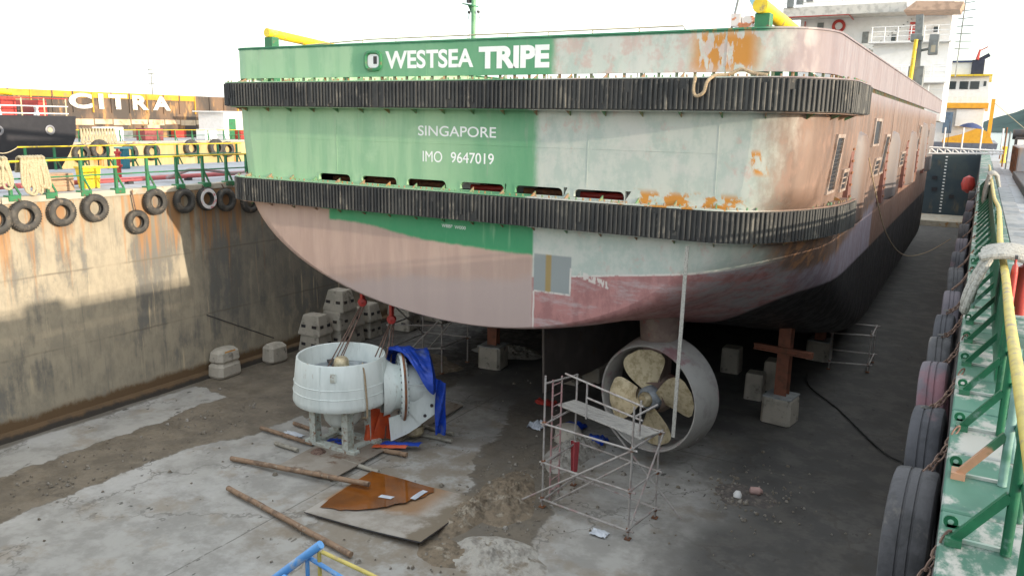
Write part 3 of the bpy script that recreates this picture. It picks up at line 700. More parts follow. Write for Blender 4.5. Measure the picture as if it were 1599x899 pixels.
# deck fittings: yellow-topped goal posts and capping pipes
m = MB().cyl((-20.0, 19.0, 12.10), (-19.6, 26, 11.55), .14, n=16); m.build('cargo_rail_pipe', YEL, ship)
m = MB().cyl((-4.65, 19.0, 12.13), (-4.3, 25.5, 11.55), .17, n=16); m.build('cargo_rail_pipe', YEL, ship)
for x, y in ((-20.0, 19.05), (-4.6, 19.08)):
    p_ = MB().box(x - .17, x + .17, y, y + .3, 10.05, 11.97, .01); p_.build('rail_post', GREEN, ship)
for x, y in ((-4.5, 20.6), (-4.42, 22.0), (-19.8, 22.4)):
    MB().box(x - .1, x + .1, y, y + .12, 10.05, 11.8).build('rail_post', GREEN, ship)
m = MB().tube([(-18.6, 19.3, 11.70), (-16, 19.3, 11.79), (-6.5, 19.3, 11.79), (-6.3, 19.3, 11.5)], .02, 6)
for k in range(9): m.cyl((-17.6 + k * 1.25, 19.3, 10.06), (-17.6 + k * 1.25, 19.3, 11.79), .015, n=5)
m.build('wire_rail', simple('thin_rail', (.5, .45, .3), .5), ship)
# small signal mast on the after deck
ms = MB().cyl((-16.1, 25, 10.05), (-16.1, 25, 14.6), .085, .08, n=12).build('signal_mast', GREEN_L, ship)
MB().prism([(-16.45, 13.5), (-16.02, 13.42), (-16.02, 13.46), (-16.45, 13.54)], 'y', 24.8, 25.2).prism([(-16.35, 13.5), (-16.18, 13.46), (-16.18, 13.2)], 'y', 24.98, 25.02).build('lamp_platform', GREEN, ms)
MB().cyl((-16.3, 25, 13.56), (-16.3, 25, 13.72), .09, n=10).box(-16.32, -16.26, 24.95, 25.05, 13.2, 13.28).box(-15.93, -15.87, 24.95, 25.05, 13.2, 13.28).tube([(-16.29, 25, 13.25), (-16.31, 25, 13.0)], .012, 5).tube([(-15.9, 25, 13.25), (-15.84, 25, 13.0)], .012, 5).tube([(-16.19, 24.9, 13.3), (-16.2, 24.9, 12), (-16.2, 24.9, 10.1)], .008, 5).build('mast_lamp', DARK, ms)
# accommodation block far forward
ac = MB().box(-14.6, -3.2, 74, 84, 10.1, 23).box(-8.2, -3.0, 70, 73.9, 10.1, 15.9).build('accommodation_block', WHITE, ship)
MB().box(-15.5, -6.3, 71.2, 73.95, 18.35, 18.75).box(-15.5, -6.3, 71.1, 71.2, 18.3, 19.0).build('deck_overhang', simple('shaded_white', (.62, .60, .55), .6), ac)
MB().prism([(-6.4, 18.3), (-2.6, 18.2), (-2.4, 18.75), (-5.6, 18.95)], 'y', 70.5, 73.9).build('bridge_wing', simple('wing_primer', (.55, .38, .28), .6), ac)
MB().box(-6.25, -5.5, 73.9, 73.99, 16.1, 18.0, .02).build('louvre_frame', WHITE, ac)
for k in range(7): MB().box(-6.12, -5.63, 73.84, 73.895, 16.2 + k * .24, 16.36 + k * .24).build('louvre', RED, ac)
MB().box(-13.2, -12.7, 73.93, 74.01, 17.55, 18.05).build('window', GREYP, ac)
MB().lathe([(.42, -.08), (.30, 0), (.42, .08), (.54, 0)], (-11.5, 73.9, 17.72), (0, 1, 0), 20, True).build('lifebuoy', RED, ac)
for z in (11.4, 12.0, 12.6, 13.2): MB().cyl((-8.2, 69.4, z + 1), (-3.0, 69.4, z + 1), .03, n=6).build('rail_bar', WHITE, ac)
for k in range(6): MB().cyl((-8.0 + k, 69.4, 10.1), (-8.0 + k, 69.4, 14.2), .035, n=6).build('rail_post', WHITE, ac)
MB().box(-10.2, -8.2, 72.0, 73.9, 15.3, 15.6).box(-9.2, -8.25, 73.0, 73.9, 14.0, 15.2).build('balcony', simple('beige_paint', (.5, .47, .38), .6), ac)
m = MB()
for k in range(14): m.box(-9.5 + k * .26, -9.4 + k * .26, 73.9, 73.98, 15.4 + k * .2, 15.46 + k * .2)
m.build('ladder_rungs', GREYP, ac)['kind'] = 'stuff'
MB().tube([(-15.3, 71.15, 18.25), (-10.4, 71.15, 18.28), (-10.4, 73.9, 18.2)], .05, 6).tube([(-14.2, 73.9, 18.2), (-14.2, 73.9, 17.2)], .05, 6).build('red_pipe', RED, ac)
for k in range(3): MB().box(-15.2 + k * .75, -14.7 + k * .75, 70.9, 71.2, 19.0 + k * .2, 19.7 + k * .2).build('flood_light', GREYP, ac)
# rescue gear and davit left of the block
dv = MB().obox((-16.7, 72, 17.4), (-18.6, 72, 20.5), .5, .5).build('davit_arm', LBLUE, ship)
m = MB()
for k in range(16):
    t = k / 16; m.box(-20.2 + t * 3, -19.7 + t * 3.0 + random.uniform(0, .4), 72.6 + k * .02, 73.2 + k * .02, 17.3 + random.uniform(0, 1.6 - t), 17.6 + random.uniform(.2, 2.2 - t))
m.build('deck_machinery', simple('machinery_white', (.75, .70, .66), .6, 0, (.65, .25, .12), sc=1.2, lo=.5, hi=.56), dv)['kind'] = 'stuff'
MB().cyl((-20.3, 73, 17.2), (-19.7, 73, 20.6), .1, n=8).build('davit_post', GREYP, dv)
# knuckle crane with yellow ram
cr_ = MB().box(-4.9, -3.95, 61.6, 62.6, 10.1, 13.6, .03).build('deck_crane', GREYP, ship)
MB().obox((-4.45, 62, 13.6), (-4.6, 62, 16.9), .45, .6).box(-5.0, -4.25, 61.6, 62.5, 15.2, 15.7, .05).build('crane_boom', GREYP, cr_)
MB().cyl((-4.72, 61.5, 12.2), (-4.62, 61.5, 15.3), .13, n=12).build('crane_ram', YEL, cr_)
MB().box(-3.85, -3.25, 61.4, 61.9, 14.3, 15.6, .04).cyl((-4.4, 62, 14.6), (-3.8, 61.7, 14.7), .09).build('crane_cabin_box', GREYP, cr_)
MB().box(-3.68, -3.42, 61.37, 61.398, 14.45, 14.9).build('crane_panel', simple('tan_panel', (.4, .36, .27), .6), cr_)
# lattice mast
am = MB().cyl((-2.45, 73, 13.5), (-2.35, 73, 21), .05, n=6).build('antenna_mast', GREYP, ship)
for k in range(7): MB().cyl((-2.75, 73, 15.6 + k * .55), (-1.75 + .12 * (k % 2), 73, 15.55 + k * .58), .035, n=5).build('antenna_arm', GREYP, am)
for zd in (13.0, 15.95):
    for k in range(3): MB().cyl((-8.4, 69.2, zd + .35 * (k + 1)), (-2.9, 69.2, zd + .35 * (k + 1)), .03, n=6).build('rail_bar', WHITE, ac)
    for k in range(7): MB().cyl((-8.3 + k * .9, 69.2, zd), (-8.3 + k * .9, 69.2, zd + 1.05), .035, n=6).build('rail_post', WHITE, ac)
    MB().box(-8.5, -2.85, 69.1, 70.0, zd - .12, zd - .01).build('deck_plate', WHITE, ac)
for k in range(11): MB().cyl((-15.4 + k * .9, 71.15, 19.0), (-15.4 + k * .9, 71.15, 20.0), .03, n=5).build('rail_post', WHITE, ac)
for z in (19.35, 19.7, 20.0): MB().cyl((-15.4, 71.15, z), (-6.4, 71.15, z), .03, n=5).build('rail_bar', WHITE, ac)
for x, z, w, h, mt in ((-9.6, 16.3, .5, .9, GREYP), (-11.0, 16.4, .35, .35, GLASS), (-7.4, 16.4, .35, .5, GLASS), (-12.2, 16.6, .4, .4, GLASS), (-4.4, 17.0, .4, .4, GLASS)): MB().box(x, x + w, 73.92, 73.995, z, z + h, .02).build('window', mt, ac)
for x, y, h in ((-12.5, 70, 13.9), (-10.5, 68, 13.2), (-7.0, 66, 13.0), (-9.0, 60, 12.6)):
    v_ = MB().cyl((x, y, 10.05), (x, y, h), .16, n=12).build('vent_pipe', WHITE, ship); MB().lathe([(.01, h + .35), (.3, h + .3), (.36, h + .1), (.3, h), (.16, h)], (x, y, 0), (0, 0, 1), 16).build('vent_head', WHITE, v_)
# ---- starboard azimuth thruster still fitted
TH = Vector((-7.25, 20.3, 2.02)); ta = R(11); AX = Vector((-math.sin(ta), -math.cos(ta), 0)); SDX = Vector((math.cos(ta), -math.sin(ta), 0))
NOZ = simple('nozzle_primer', (.40, .39, .365), .65, 0, (.31, .29, .275), sc=2, dirt=((.30, .17, .18), 1.1))
PODM = simple('thruster_housing', (.20, .14, .12), .7, 0, (.26, .20, .16), sc=3, dirt=((.28, .10, .08), 2))
th = MB().cyl(TH + Vector((0, .75, 1.3)), TH + Vector((0, .75, 2.7)), .50, .62, n=28).lathe([(.02, -1.7), (.3, -1.55), (.5, -1.1), (.52, -.5), (.42, -.1)], TH, AX, 24).obox(TH + Vector((0, .75, .3)), TH + Vector((0, .75, 1.5)), .5, .9).build('thruster', PODM, ship)
MB().lathe([(1.47, .0), (1.51, .02), (1.55, -.05), (1.63, -.5), (1.69, -.88), (1.66, -1.04), (1.54, -1.10), (1.44, -.9), (1.40, -.55), (1.42, -.22)], TH, AX, 64, True).build('nozzle', NOZ, th)
MB().lathe([(.02, .24), (.13, .22), (.19, .14), (.21, .04)], TH, AX, 24).build('hub_cap', BRASS, th)
MB().lathe([(.22, .06), (.30, -.02), (.36, -.16), (.40, -.40), (.38, -.62)], TH, AX, 24).build('hub', simple('hub_grey', (.30, .33, .36), .5, .2, (.22, .24, .26), sc=5), th)
for k in range(4):
    a0 = R(100) + k * math.pi / 2; rad = SDX * math.cos(a0) + Vector((0, 0, 1)) * math.sin(a0); tan = AX.cross(rad)
    def bl(u, v, face=0):
        r = .28 + u * 1.07; ch = (.22 + .44 * math.sin(min(1, u * 1.15) * 1.57)) * math.sqrt(max(.03, 1 - max(0, (u - .62) / .39) ** 4))
        pit = R(44 - 24 * u); s = (v - .5) * 2 * ch
        skew = .10 * math.sin(u * 3) 
        p = TH + rad * (math.sqrt(max(.01, r * r - s * s * math.cos(pit) ** 2 * .6))) + tan * (s * math.cos(pit) + skew) + AX * (-.16 + s * math.sin(pit) * .55 + face * (.03 * (1 - u) + .012) * (1 - (2 * v - 1) ** 2))
        return p
    m = MB().grid(14, 9, lambda u, v: bl(u, v, 1)).grid(14, 9, lambda u, v: bl(u, v, -1)).build('propeller_blade', BRASS, th)
for a_ in (R(25), R(-38), R(70)):
    rad = SDX * math.cos(a_) + Vector((0, 0, 1)) * math.sin(a_)
    MB().obox(TH + rad * 1.56 - AX * .4, TH + rad * 1.62 - AX * .62, .12, .06, rad).build('anode', WHITE if a_ < 0 else NOZ, th)
# ------------------------------------------------------------------ concrete keel blocks
def block(name, cx, cy, z0, lx, ly, h, rz, label, taper=.12, mat=None, slots=True, group='concrete keel blocks', loc=None, mark=False, bev=.05):
    m = MB(); lv = []
    rows = ((0, 0, 0), (.06, 0, 0), (h - .07, taper, 0), (h, taper + .05, 0)) if bev < .11 else ((0, .10, 0), (.09, 0, 0), (h - .12, taper * .4, 0), (h, taper + .12, 0))
    for z, q, b_ in rows:
        a, c = lx / 2 - q / 2, ly / 2 - q / 2; k = bev
        lv.append([(sx, sy, z) for sx, sy in ((-a + k, -c), (a - k, -c), (a, -c + k), (a, c - k), (a - k, c), (-a + k, c), (-a, c - k), (-a, -c + k))])
    vs = [(x + .012 * mnoise.noise((x * 3 + cx, y * 3 + cy, z * 3)), y + .012 * mnoise.noise((x * 3, y * 3 + cx, z * 5)), z) for r_ in lv for x, y, z in r_]
    m.add(vs, [(r_ * 8 + k, r_ * 8 + (k + 1) % 8, r_ * 8 + 8 + (k + 1) % 8, r_ * 8 + 8 + k) for r_ in range(3) for k in range(8)] + [tuple(range(8)), tuple(range(31, 23, -1))])
    t = thing(name, label, 'block', (cx, cy, z0), group); t.rotation_euler = (0, 0, rz)
    m.build('block_body', mat or BLOCK, t, (0, 0, 0))
    if slots:
        for s_ in (-1, 1):
            MB().box(s_ * lx * .24 - .11, s_ * lx * .24 + .11, -ly / 2 + taper * .15, -ly / 2 + taper * .15 + .06, h * .38, h * .38 + .12).build('lifting_slot', DARK, t, (0, 0, 0))
            MB().box(lx / 2 - taper * .15 - .06, lx / 2 - taper * .15 , s_ * ly * .22 - .09, s_ * ly * .22 + .09, h * .38, h * .38 + .12).build('lifting_slot', DARK, t, (0, 0, 0))
    if mark: MB().grid(5, 5, lambda u, v: (lx / 2 - taper * .2 + .01 - .03 * v, -.25 + u * .5, h * .45 + v * .22)).build('paint_mark', ORANGE, t, (0, 0, 0))
    return t
block('concrete_block', -23.55, 19.6, 0, .75, 1.1, .55, R(4), 'lower weathered concrete block under the orange-marked block by the left wall', .06, slots=False, bev=.12)
block('concrete_block', -23.55, 19.62, .555, .72, 1.05, .5, R(2), 'rounded concrete block with orange paint mark on top of another by left wall', .16, slots=False, mark=True, bev=.14)
block('concrete_block', -23.35, 21.9, 0, .65, .9, .72, R(-3), 'single pale concrete block standing alone at the foot of left wall', .1, slots=False, bev=.12)
G1 = ['bottom concrete block nearest the viewer in the stack by the left wall', 'top concrete block of the nearest two-high pile by the left wall']
yb = 23.95
block('concrete_block', -23.1, yb, 0, 1.15, .95, .72, 0, G1[0], .14); block('concrete_block', -23.1, yb, .725, 1.15, .95, .8, R(3), G1[1], .30)
block('concrete_block', -22.95, 25.45, 0, 1.15, 1.6, .75, 0, 'long bottom concrete block below the three-high pile by the left wall', .14)
block('concrete_block', -22.95, 25.45, .755, 1.15, 1.6, .75, R(-2), 'middle concrete block of the three-high pile by the left wall', .18)
block('concrete_block', -22.95, 25.3, 1.51, 1.1, 1.0, .85, R(2), 'topmost concrete block of the three-high pile with rust stain on top', .30)
block('concrete_block', -22.9, 27.0, 0, 1.05, .9, .72, 0, 'bottom concrete block just behind the three-high pile', .12)
block('concrete_block', -22.9, 27.0, .725, 1.05, .9, .75, 0, 'upper concrete block just behind the three-high pile', .25)
block('concrete_block', -22.3, 28.9, 0, 1.2, 1.1, .7, R(5), 'bottom concrete block of the farther pair beyond the pile', .1)
block('concrete_block', -22.3, 28.9, .705, 1.2, 1.1, .75, R(5), 'upper concrete block of the farther pair beyond the pile', .15)
block('concrete_block', -22.0, 31.2, 0, 1.2, 1.2, .6, 0, 'low concrete block farthest along the left wall, lower one', .1, slots=False)
block('concrete_block', -22.0, 31.2, .605, 1.2, 1.1, .6, 0, 'low concrete block farthest along the left wall, upper one', .2, slots=False)
# blocks and steel props carrying the hull
def prop(cx, cy, hb_, w, htop, rz, lb, lp, cross=True):
    block('concrete_block', cx, cy, 0, w, w, hb_, rz, lb, .02, slots=False, bev=.1, group='blocks under the steel props')
    p = thing('steel_prop', lp, 'prop', (cx, cy, hb_), 'steel props under the hull'); p.rotation_euler = (0, 0, rz)
    o = (0, 0, 0); H_ = htop - hb_
    MB().box(-w * .47, w * .47, -w * .47, w * .47, .002, .05).build('base_plate', simple('plate_grey', (.38, .40, .40), .7), p, o)
    MB().box(-.2, .2, -.16, -.13, .05, H_).build('flange', RUSTB, p, o); MB().box(-.2, .2, .13, .16, .05, H_).build('flange', RUSTB, p, o)
    MB().box(-.015, .015, -.129, .129, .05, H_).build('web', RUSTB, p, o)
    MB().box(-.36, .36, -.3, .3, H_ + .002, H_ + .16).build('head_timber', WOOD, p, o)
    if cross:
        z = H_ * .55
        MB().box(-.95, .95, -.25, -.163, z, z + .2).box(-.95, .95, -.32, -.252, z + .16, z + .2).box(-.95, .95, -.32, -.252, z, z + .04).build('cross_beam', RUSTB, p, o)
prop(-4.75, 26.2, .85, .98, 3.55, R(-8), 'squared concrete block under the red steel prop with cross beam', 'red-oxide steel prop with cross beam standing on a concrete block')
prop(-4.9, 34.5, .8, .9, 3.0, R(-5), 'concrete block under the far prop in deep shade', 'second steel prop farther under the hull in deep shade')
prop(-15.75, 26.1, .85, .95, 2.9, R(6), 'concrete block under the rusty prop behind the removed thruster', 'rusty steel prop left of the skeg on a concrete block', False)
block('concrete_block', -6.0, 28.0, 0, .62, .62, .95, 0, 'slim concrete block with rubble on top left of the red prop', .02, slots=False, group='keel blocks under the hull')
block('concrete_block', -5.6, 29.4, 0, .75, .75, 1.1, 0, 'tall shaded concrete block behind the slim one', .02, slots=False, group='keel blocks under the hull')
block('concrete_block', -7.55, 30.7, 0, .7, .7, 1.0, 0, 'shaded concrete block right of the propeller nozzle', .02, slots=False, group='keel blocks under the hull')
for k, kl in enumerate(('nearest keel block under the ship\'s centreline beside the skeg', 'second keel block under the centreline behind the skeg', 'third keel block under the centreline deep in the dark')):
    block('keel_block', XC, 27 + k * 4.5, 0, 1.1, 1.3, .56 if k < 3 else 1.3, 0, kl, .02, slots=False, group='keel blocks under the centreline')
one('rubble_heap', MB().grid(9, 9, lambda u, v: (-13.3 + u * 1.4 + .05 * mnoise.noise((u * 9, v * 9, 0)), 25.6 + v * 1.2, .02 + .55 * max(0, math.sin(u * 3.14) * math.sin(v * 3.14)) * (1 + .5 * mnoise.noise((u * 4, v * 4, 2))))), BLOCK, 'grey rubble heap on the floor left of the skeg', 'rubble')
# ------------------------------------------------------------------ removed thruster on its stand
UC = Vector((-15.38, 16.95, 0))
un = thing('azimuth_thruster', 'pale grey ducted thruster unit lying nozzle-up on a steel stand', 'thruster', UC)
NZ = MB().lathe([(1.21, 2.80), (1.25, 2.82), (1.27, 2.79), (1.34, 2.2), (1.395, 1.66), (1.40, 1.56), (1.36, 1.48), (1.12, 1.42), (1.10, 1.5), (1.13, 2.2)], UC, (0, 0, 1), 72, True).build('nozzle', STEELW, un)
for z in (2.12, 1.86): MB().lathe([(1.342 + (2.2 - z) * .1, z), (1.356 + (2.2 - z) * .1, z + .012), (1.34 + (2.2 - z) * .1, z + .024)], UC, (0, 0, 1), 72).build('weld_ring', STEELW, NZ)
MB().lathe([(.01, 2.30), (1.13, 2.28), (1.13, 2.26)], UC, (0, 0, 1), 48).build('wet_cover', simple('wet_sheet', (.20, .23, .25), .18, 0, (.35, .38, .40), sc=3), un)
MB().lathe([(.01, 2.72), (.13, 2.72), (.2, 2.66), (.22, 2.56), (.22, 2.3), (.27, 2.29)], UC, (0, 0, 1), 28).build('hub_cap', BRASS, un)
for k in range(3):
    a_ = R(150 + k * 120); MB().obox(UC + Vector((math.cos(a_) * .3, math.sin(a_) * .3, 2.32)), UC + Vector((math.cos(a_) * 1.05, math.sin(a_) * 1.05, 2.34)), .22, .07).build('stay', DARK, un)
MB().lathe([(1.2, 1.44), (1.0, 1.36), (.62, 1.25), (.55, 1.0), (.52, .86), (.40, .70), (.2, .62), (.01, .60)], UC, (0, 0, 1), 40).build('gear_housing', STEELW, un)
# stand
for sx, sy in ((-.62, -.5), (.62, -.5), (-.62, .5), (.62, .5)):
    p = UC + Vector((sx, sy, 0))
    lg = MB().box(p.x - .11, p.x + .11, p.y - .13, p.y - .105, .2, 1.32).box(p.x - .11, p.x + .11, p.y + .105, p.y + .13, .2, 1.32).box(p.x - .02, p.x + .02, p.y - .105, p.y + .105, .2, 1.32).build('stand_leg', STAND, un)
for y_ in (-.5, .5): MB().box(UC.x - .95, UC.x + .95, UC.y + y_ - .12, UC.y + y_ + .12, .085, .2, .01).build('stand_beam', STAND, un)
for x_ in (-.62, .62): MB().box(UC.x + x_ - .1, UC.x + x_ + .1, UC.y - .375, UC.y + .375, .09, .195, .01).build('stand_beam', STAND, un)
for y_ in (-.5, .5): MB().box(UC.x - .95, UC.x + .95, UC.y + y_ - .1, UC.y + y_ + .1, 1.322, 1.42).build('stand_beam', STAND, un)
# stem, flange and steering gear on the side
e1 = Vector((.72, .694, 0)).normalized(); SC = UC + Vector((0, 0, 1.72))
MB().lathe([(.85, 1.15), (.80, 1.35), (.68, 1.5), (.66, 1.7)], SC, e1, 40).build('stem', STEELW, un)
fg_ = MB().lathe([(.60, 1.66), (.98, 1.66), (1.0, 1.70), (1.0, 1.80), (.97, 1.83), (.5, 1.83)], SC, e1, 48).build('flange', STEELW, un)
MB().lathe([(1.012, 1.72), (1.03, 1.74), (1.03, 1.77), (1.012, 1.79)], SC, e1, 48, False, R(40), R(230)).build('seal_ring', RUST, fg_)
MB().lathe([(.62, 1.83), (.66, 2.0), (.60, 2.3), (.30, 2.35), (.02, 2.36)], SC, e1, 32).build('steering_gear', STEELW, un)
sd = Vector((e1.y, -e1.x, 0)); up = Vector((0, 0, 1))
def fin(pts, off, mat, nm):
    """plate standing in the plane of the stem axis and the vertical, off towards the viewer"""
    vs = [SC + e1 * a + up * c + sd * d for d in (off, off + .06) for a, c in pts]; n = len(pts)
    return MB().add(vs, [tuple(range(n)), tuple(range(2 * n - 1, n - 1, -1))] + [(i, n + i, n + (i + 1) % n, (i + 1) % n) for i in range(n)]).build(nm, mat, un)
f1 = fin([(1.84, .28), (2.74, .20), (2.92, -.12), (2.80, -.62), (2.22, -1.02), (1.84, -.55)], .52, STEELW, 'gusset_plate')
f2 = fin([(1.30, -.78), (1.95, -.62), (2.24, -1.06), (1.85, -1.30), (1.35, -1.50)], .46, STEELW, 'gusset_plate')
for k in range(2): MB().obox(SC + e1 * 1.85 + sd * .60 + up * (.22 - k * .17), SC + e1 * 2.66 + sd * .60 + up * (.20 - k * .17), .06, .06).build('stiffener', STEELW, f1)
for a, c in ((2.55, -.45), (2.35, -.75)): MB().cyl(SC + e1 * a + up * c + sd * .57, SC + e1 * a + up * c + sd * .60, .05, n=10).build('bolt_hole', DARK, f1)
MB().lathe([(.22, 0), (.3, .1), (.28, .3), (.1, .34)], SC + e1 * 2.1 + Vector((0, 0, -1.55)), (0, 0, 1), 16).build('drain_cap', BRASS, un)
m = MB()
for k in range(28):
    a_ = k * math.pi / 14; d_ = sd * math.cos(a_) + up * math.sin(a_); m.cyl(SC + e1 * 1.63 + d_ * .90, SC + e1 * 1.665 + d_ * .90, .03, n=6); m.cyl(SC + e1 * 1.83 + d_ * .90, SC + e1 * 1.865 + d_ * .90, .03, n=6)
m.build('flange_bolts', GREYP, fg_)['kind'] = 'stuff'
for a_ in (R(-75), R(15)): MB().obox(UC + Vector((math.cos(a_) * 1.275, math.sin(a_) * 1.275, 2.79)), UC + Vector((math.cos(a_) * 1.402, math.sin(a_) * 1.402, 1.58)), .025, .02, (math.cos(a_), math.sin(a_), 0)).build('weld_seam', STEELW, NZ)
MB().obox(UC + Vector((math.cos(R(-58)) * 1.30, math.sin(R(-58)) * 1.30, 2.62)), UC + Vector((math.cos(R(-58)) * 1.335, math.sin(R(-58)) * 1.335, 2.38)), .16, .03, (math.cos(R(-58)), math.sin(R(-58)), 0)).build('doubler_pad', STAND, NZ)
# tarpaulin thrown over the steering gear
def tarp2(u, v):
    """v along the stem, u from the far side over the top and down towards the viewer"""
    l = 1.38 + min(v, .8) / .8 * 1.15; lowa = R(92) - R(92) * sst(v * 1.15); a = R(205) + (lowa - R(205)) * u
    fold = .06 * math.sin(u * 17 + v * 7) * (.3 + v * .7) + .10 * mnoise.noise((u * 4, v * 4, 1)) + .09 * abs(mnoise.noise((u * 11, v * 7, 4))) + .05 * abs(mnoise.noise((u * 24, v * 15, 9)))
    r = 1.13 - .10 * sst((v - .3) / .5) + fold * .8
    if v > .8: r *= 1 - 1.0 * (v - .8) / .2 * .55; l += .16 * math.sin((v - .8) / .2 * 1.57)
    return SC + e1 * l + (sd * math.cos(a) + up * math.sin(a)) * r
def tarp3(u, v):
    a = R(30) - u * R(10); p = SC + e1 * (2.62 + .30 * u) + (sd * math.cos(a) + up * math.sin(a)) * (.92 + .05 * math.sin(v * 9 + u * 6))
    p.z = p.z * (1 - v) + .45 * v; p += sd * (.06 * math.sin(v * 7 + u * 9)); return p
one('blue_tarpaulin', MB().grid(12, 18, tarp3), BLUET, 'blue tarpaulin end hanging to the floor right of the steering gear', 'tarpaulin')
one('blue_tarpaulin', MB().grid(70, 26, tarp2), BLUET, 'blue tarpaulin draped over the removed thruster\'s steering gear', 'tarpaulin')
def otarp(u, v):
    p = UC + Vector((.55 + u * .62, .35 + .5 * u + .08 * math.sin(u * 17 + v * 3), 0))
    p.z = 1.12 * (1 - v) * (1 - .35 * u) + .16; p += Vector((.10 * v * math.sin(u * 9), -.10 * v * math.cos(u * 12), 0)); return p
one('orange_tarpaulin', MB().grid(24, 14, otarp), ORNG, 'orange-red tarpaulin hanging beside the thruster stand', 'tarpaulin')
one('blue_tarpaulin', MB().grid(16, 8, lambda u, v: (UC.x + 1.15 + u * 1.0, UC.y + .25 + .30 * v + u * .55, .15 + .07 * abs(mnoise.noise((u * 6, v * 4, 3))) + .05 * math.sin(v * 3.1))), BLUET, 'small crumpled blue sheet on the steel plate below the flange', 'tarpaulin')
one('orange_tarpaulin', MB().grid(16, 8, lambda u, v: (UC.x + 1.05 + u * .85, UC.y + .02 + .22 * v + u * .5, .14 + .05 * abs(mnoise.noise((u * 6, v * 4, 9))) + .05 * math.sin(v * 3.1))), ORNG, 'strip of crumpled orange sheet on the steel plate', 'tarpaulin')
one('cable_offcut', MB().tube([(UC.x - .3 + .25 * math.cos(t * 1.1) + .03 * t, UC.y - .1 + .14 * math.sin(t * 1.7), .10 + .03 * (t % 3)) for t in range(16)], .022, 6), BLUET, 'loose blue cable bundle between the stand legs', 'cable')
one('rag', MB().grid(10, 8, lambda u, v: (UC.x + .0 + u * .5, UC.y - .30 + v * .28, .10 + .06 * abs(mnoise.noise((u * 5, v * 5, 4))))), ORNG, 'small orange rag between the stand legs', 'rag')
# chain hoists
def hoist(xt, yt, zt_, xb, yb_, zb, label, low):
    t = thing('chain_hoist', label, 'hoist', (xt, yt, zt_), 'chain hoists hung from the hull')
    MB().lathe([(.02, -.14), (.12, -.12), (.15, 0), (.12, .12), (.02, .14)], (xt, yt, zt_ - .5), (.6, -.8, 0), 18).box(xt - .05, xt + .05, yt - .06, yt + .06, zt_ - .42, zt_ - .02).build('hoist_body', RED, t)
    MB().tube([(xt, yt, zt_), (xt, yt, zt_ + .5)], .03, 6).build('top_chain', CHAIN, t)
    for dx, x2, z2 in ((-.05, xb - .18, zb), (.05, xb + .14, zb), (.09, xb + .02, low), (-.02, xb - .05, zb)):
        MB().tube([(xt + dx, yt, zt_ - .6), (x2, yb_ + dx, z2)], .020, 6).build('chain', CHAIN, t)
hoist(-16.30, 19.0, 4.35, -15.75, 17.0, 2.3, 'red chain hoist hung from the hull left of the nozzle hub', 2.32)
hoist(-15.15, 19.0, 3.95, -14.35, 17.5, 2.75, 'red chain hoist hung from the hull over the nozzle\'s right rim', .2)
one('chain_pile', MB().lathe([(.26, 0), (.22, .05), (.14, .12), (.02, .15)], (UC.x - .1, UC.y - .95, .06), (0, 0, 1), 14), CHAIN, 'small heap of rusty chain on the plate in front of the stand', 'chain')
one('lifting_sling', MB().tube([UC + Vector((math.cos(R(-20)) * r_, math.sin(R(-20)) * r_, z)) for r_, z in ((1.18, 2.4), (1.24, 2.83), (1.34, 2.5), (1.44, 1.7), (1.44, 1.3), (1.2, 1.22))], .03, 6), ROPEB, 'brown lifting sling looped over the rim of the pale nozzle', 'sling')
# ------------------------------------------------------------------ plates, puddle and pipes on the floor
PLATE = simple('steel_plate', (.26, .225, .185), .75, .1, (.34, .31, .27), sc=1.1, bump=.25, dirt=((.17, .11, .075), 1.6))
def slab(name, pts, z0, z1, mat, label, cat, group=None):
    """thin plate on the ground; z per corner may vary"""
    n = len(pts); zs = z1 if isinstance(z1, (list, tuple)) else [z1] * n
    vs = [(x, y, z - .03) for (x, y), z in zip(pts, zs)] + [(x, y, z) for (x, y), z in zip(pts, zs)]
    return one(name, MB().add(vs, [tuple(range(n - 1, -1, -1)), tuple(range(n, 2 * n))] + [(i, (i + 1) % n, n + (i + 1) % n, n + i) for i in range(n)]), mat, label, cat, group)
slab('steel_plate', [(-15.75, 14.72), (-13.9, 14.95), (-14.05, 18.3), (-16.05, 18.1)], 0, [.12, .13, .08, .07], PLATE, 'rusty steel plate under the front of the thruster stand', 'plate')
slab('steel_plate', [(-16.05, 18.14), (-14.03, 18.34), (-14.2, 21.6), (-16.5, 21.6)], 0, [.065, .075, .06, .05], PLATE, 'rusty steel plate behind the thruster stand', 'plate')
b = B('pit_plate'); nn = b.noise(1.3, (1, 1, 1), 6, .65); n5 = b.noise(5, (1, 1, 1), 5, .65); x, y, z = b.pos()
pud = b.ss(y + x * -.28 + (nn - .5) * .7, 17.45, 17.75)
PIT = b.done(b.mix(b.mix(b.mix((.40, .37, .33), (.29, .26, .22), b.ss(nn, .40, .62)), (.20, .165, .12), b.ss(x + (nn - .5) * 1.6, -10.7, -10.3)), (.30, .17, .08), pud * .85 * b.ss(x, -10.6, -11.2)), .8, 0, n5, .3)
sp = thing('steel_plate', 'large sagging plate on the dock floor holding a rust-brown puddle', 'plate', (-11.6, 14.6, 0))
P4 = [(-13.3, 13.2), (-9.92, 13.38), (-10.04, 16.02), (-13.47, 15.92)]
def pl(u, v):
    a, b_, c, d = [Vector((p[0], p[1], 0)) for p in P4]; p = (a * (1 - u) + b_ * u) * (1 - v) + (d * (1 - u) + c * u) * v
    p.z = .075 + .07 * (u ** 2) * (1 - v) * 1.3 - .055 * math.sin(min(1, v * 1.1) * 3.14) * math.sin(min(1, (1 - u * .85)) * 3.14) + .05 * max(0, u - .6) - .045 * v * (1 - u)
    return p
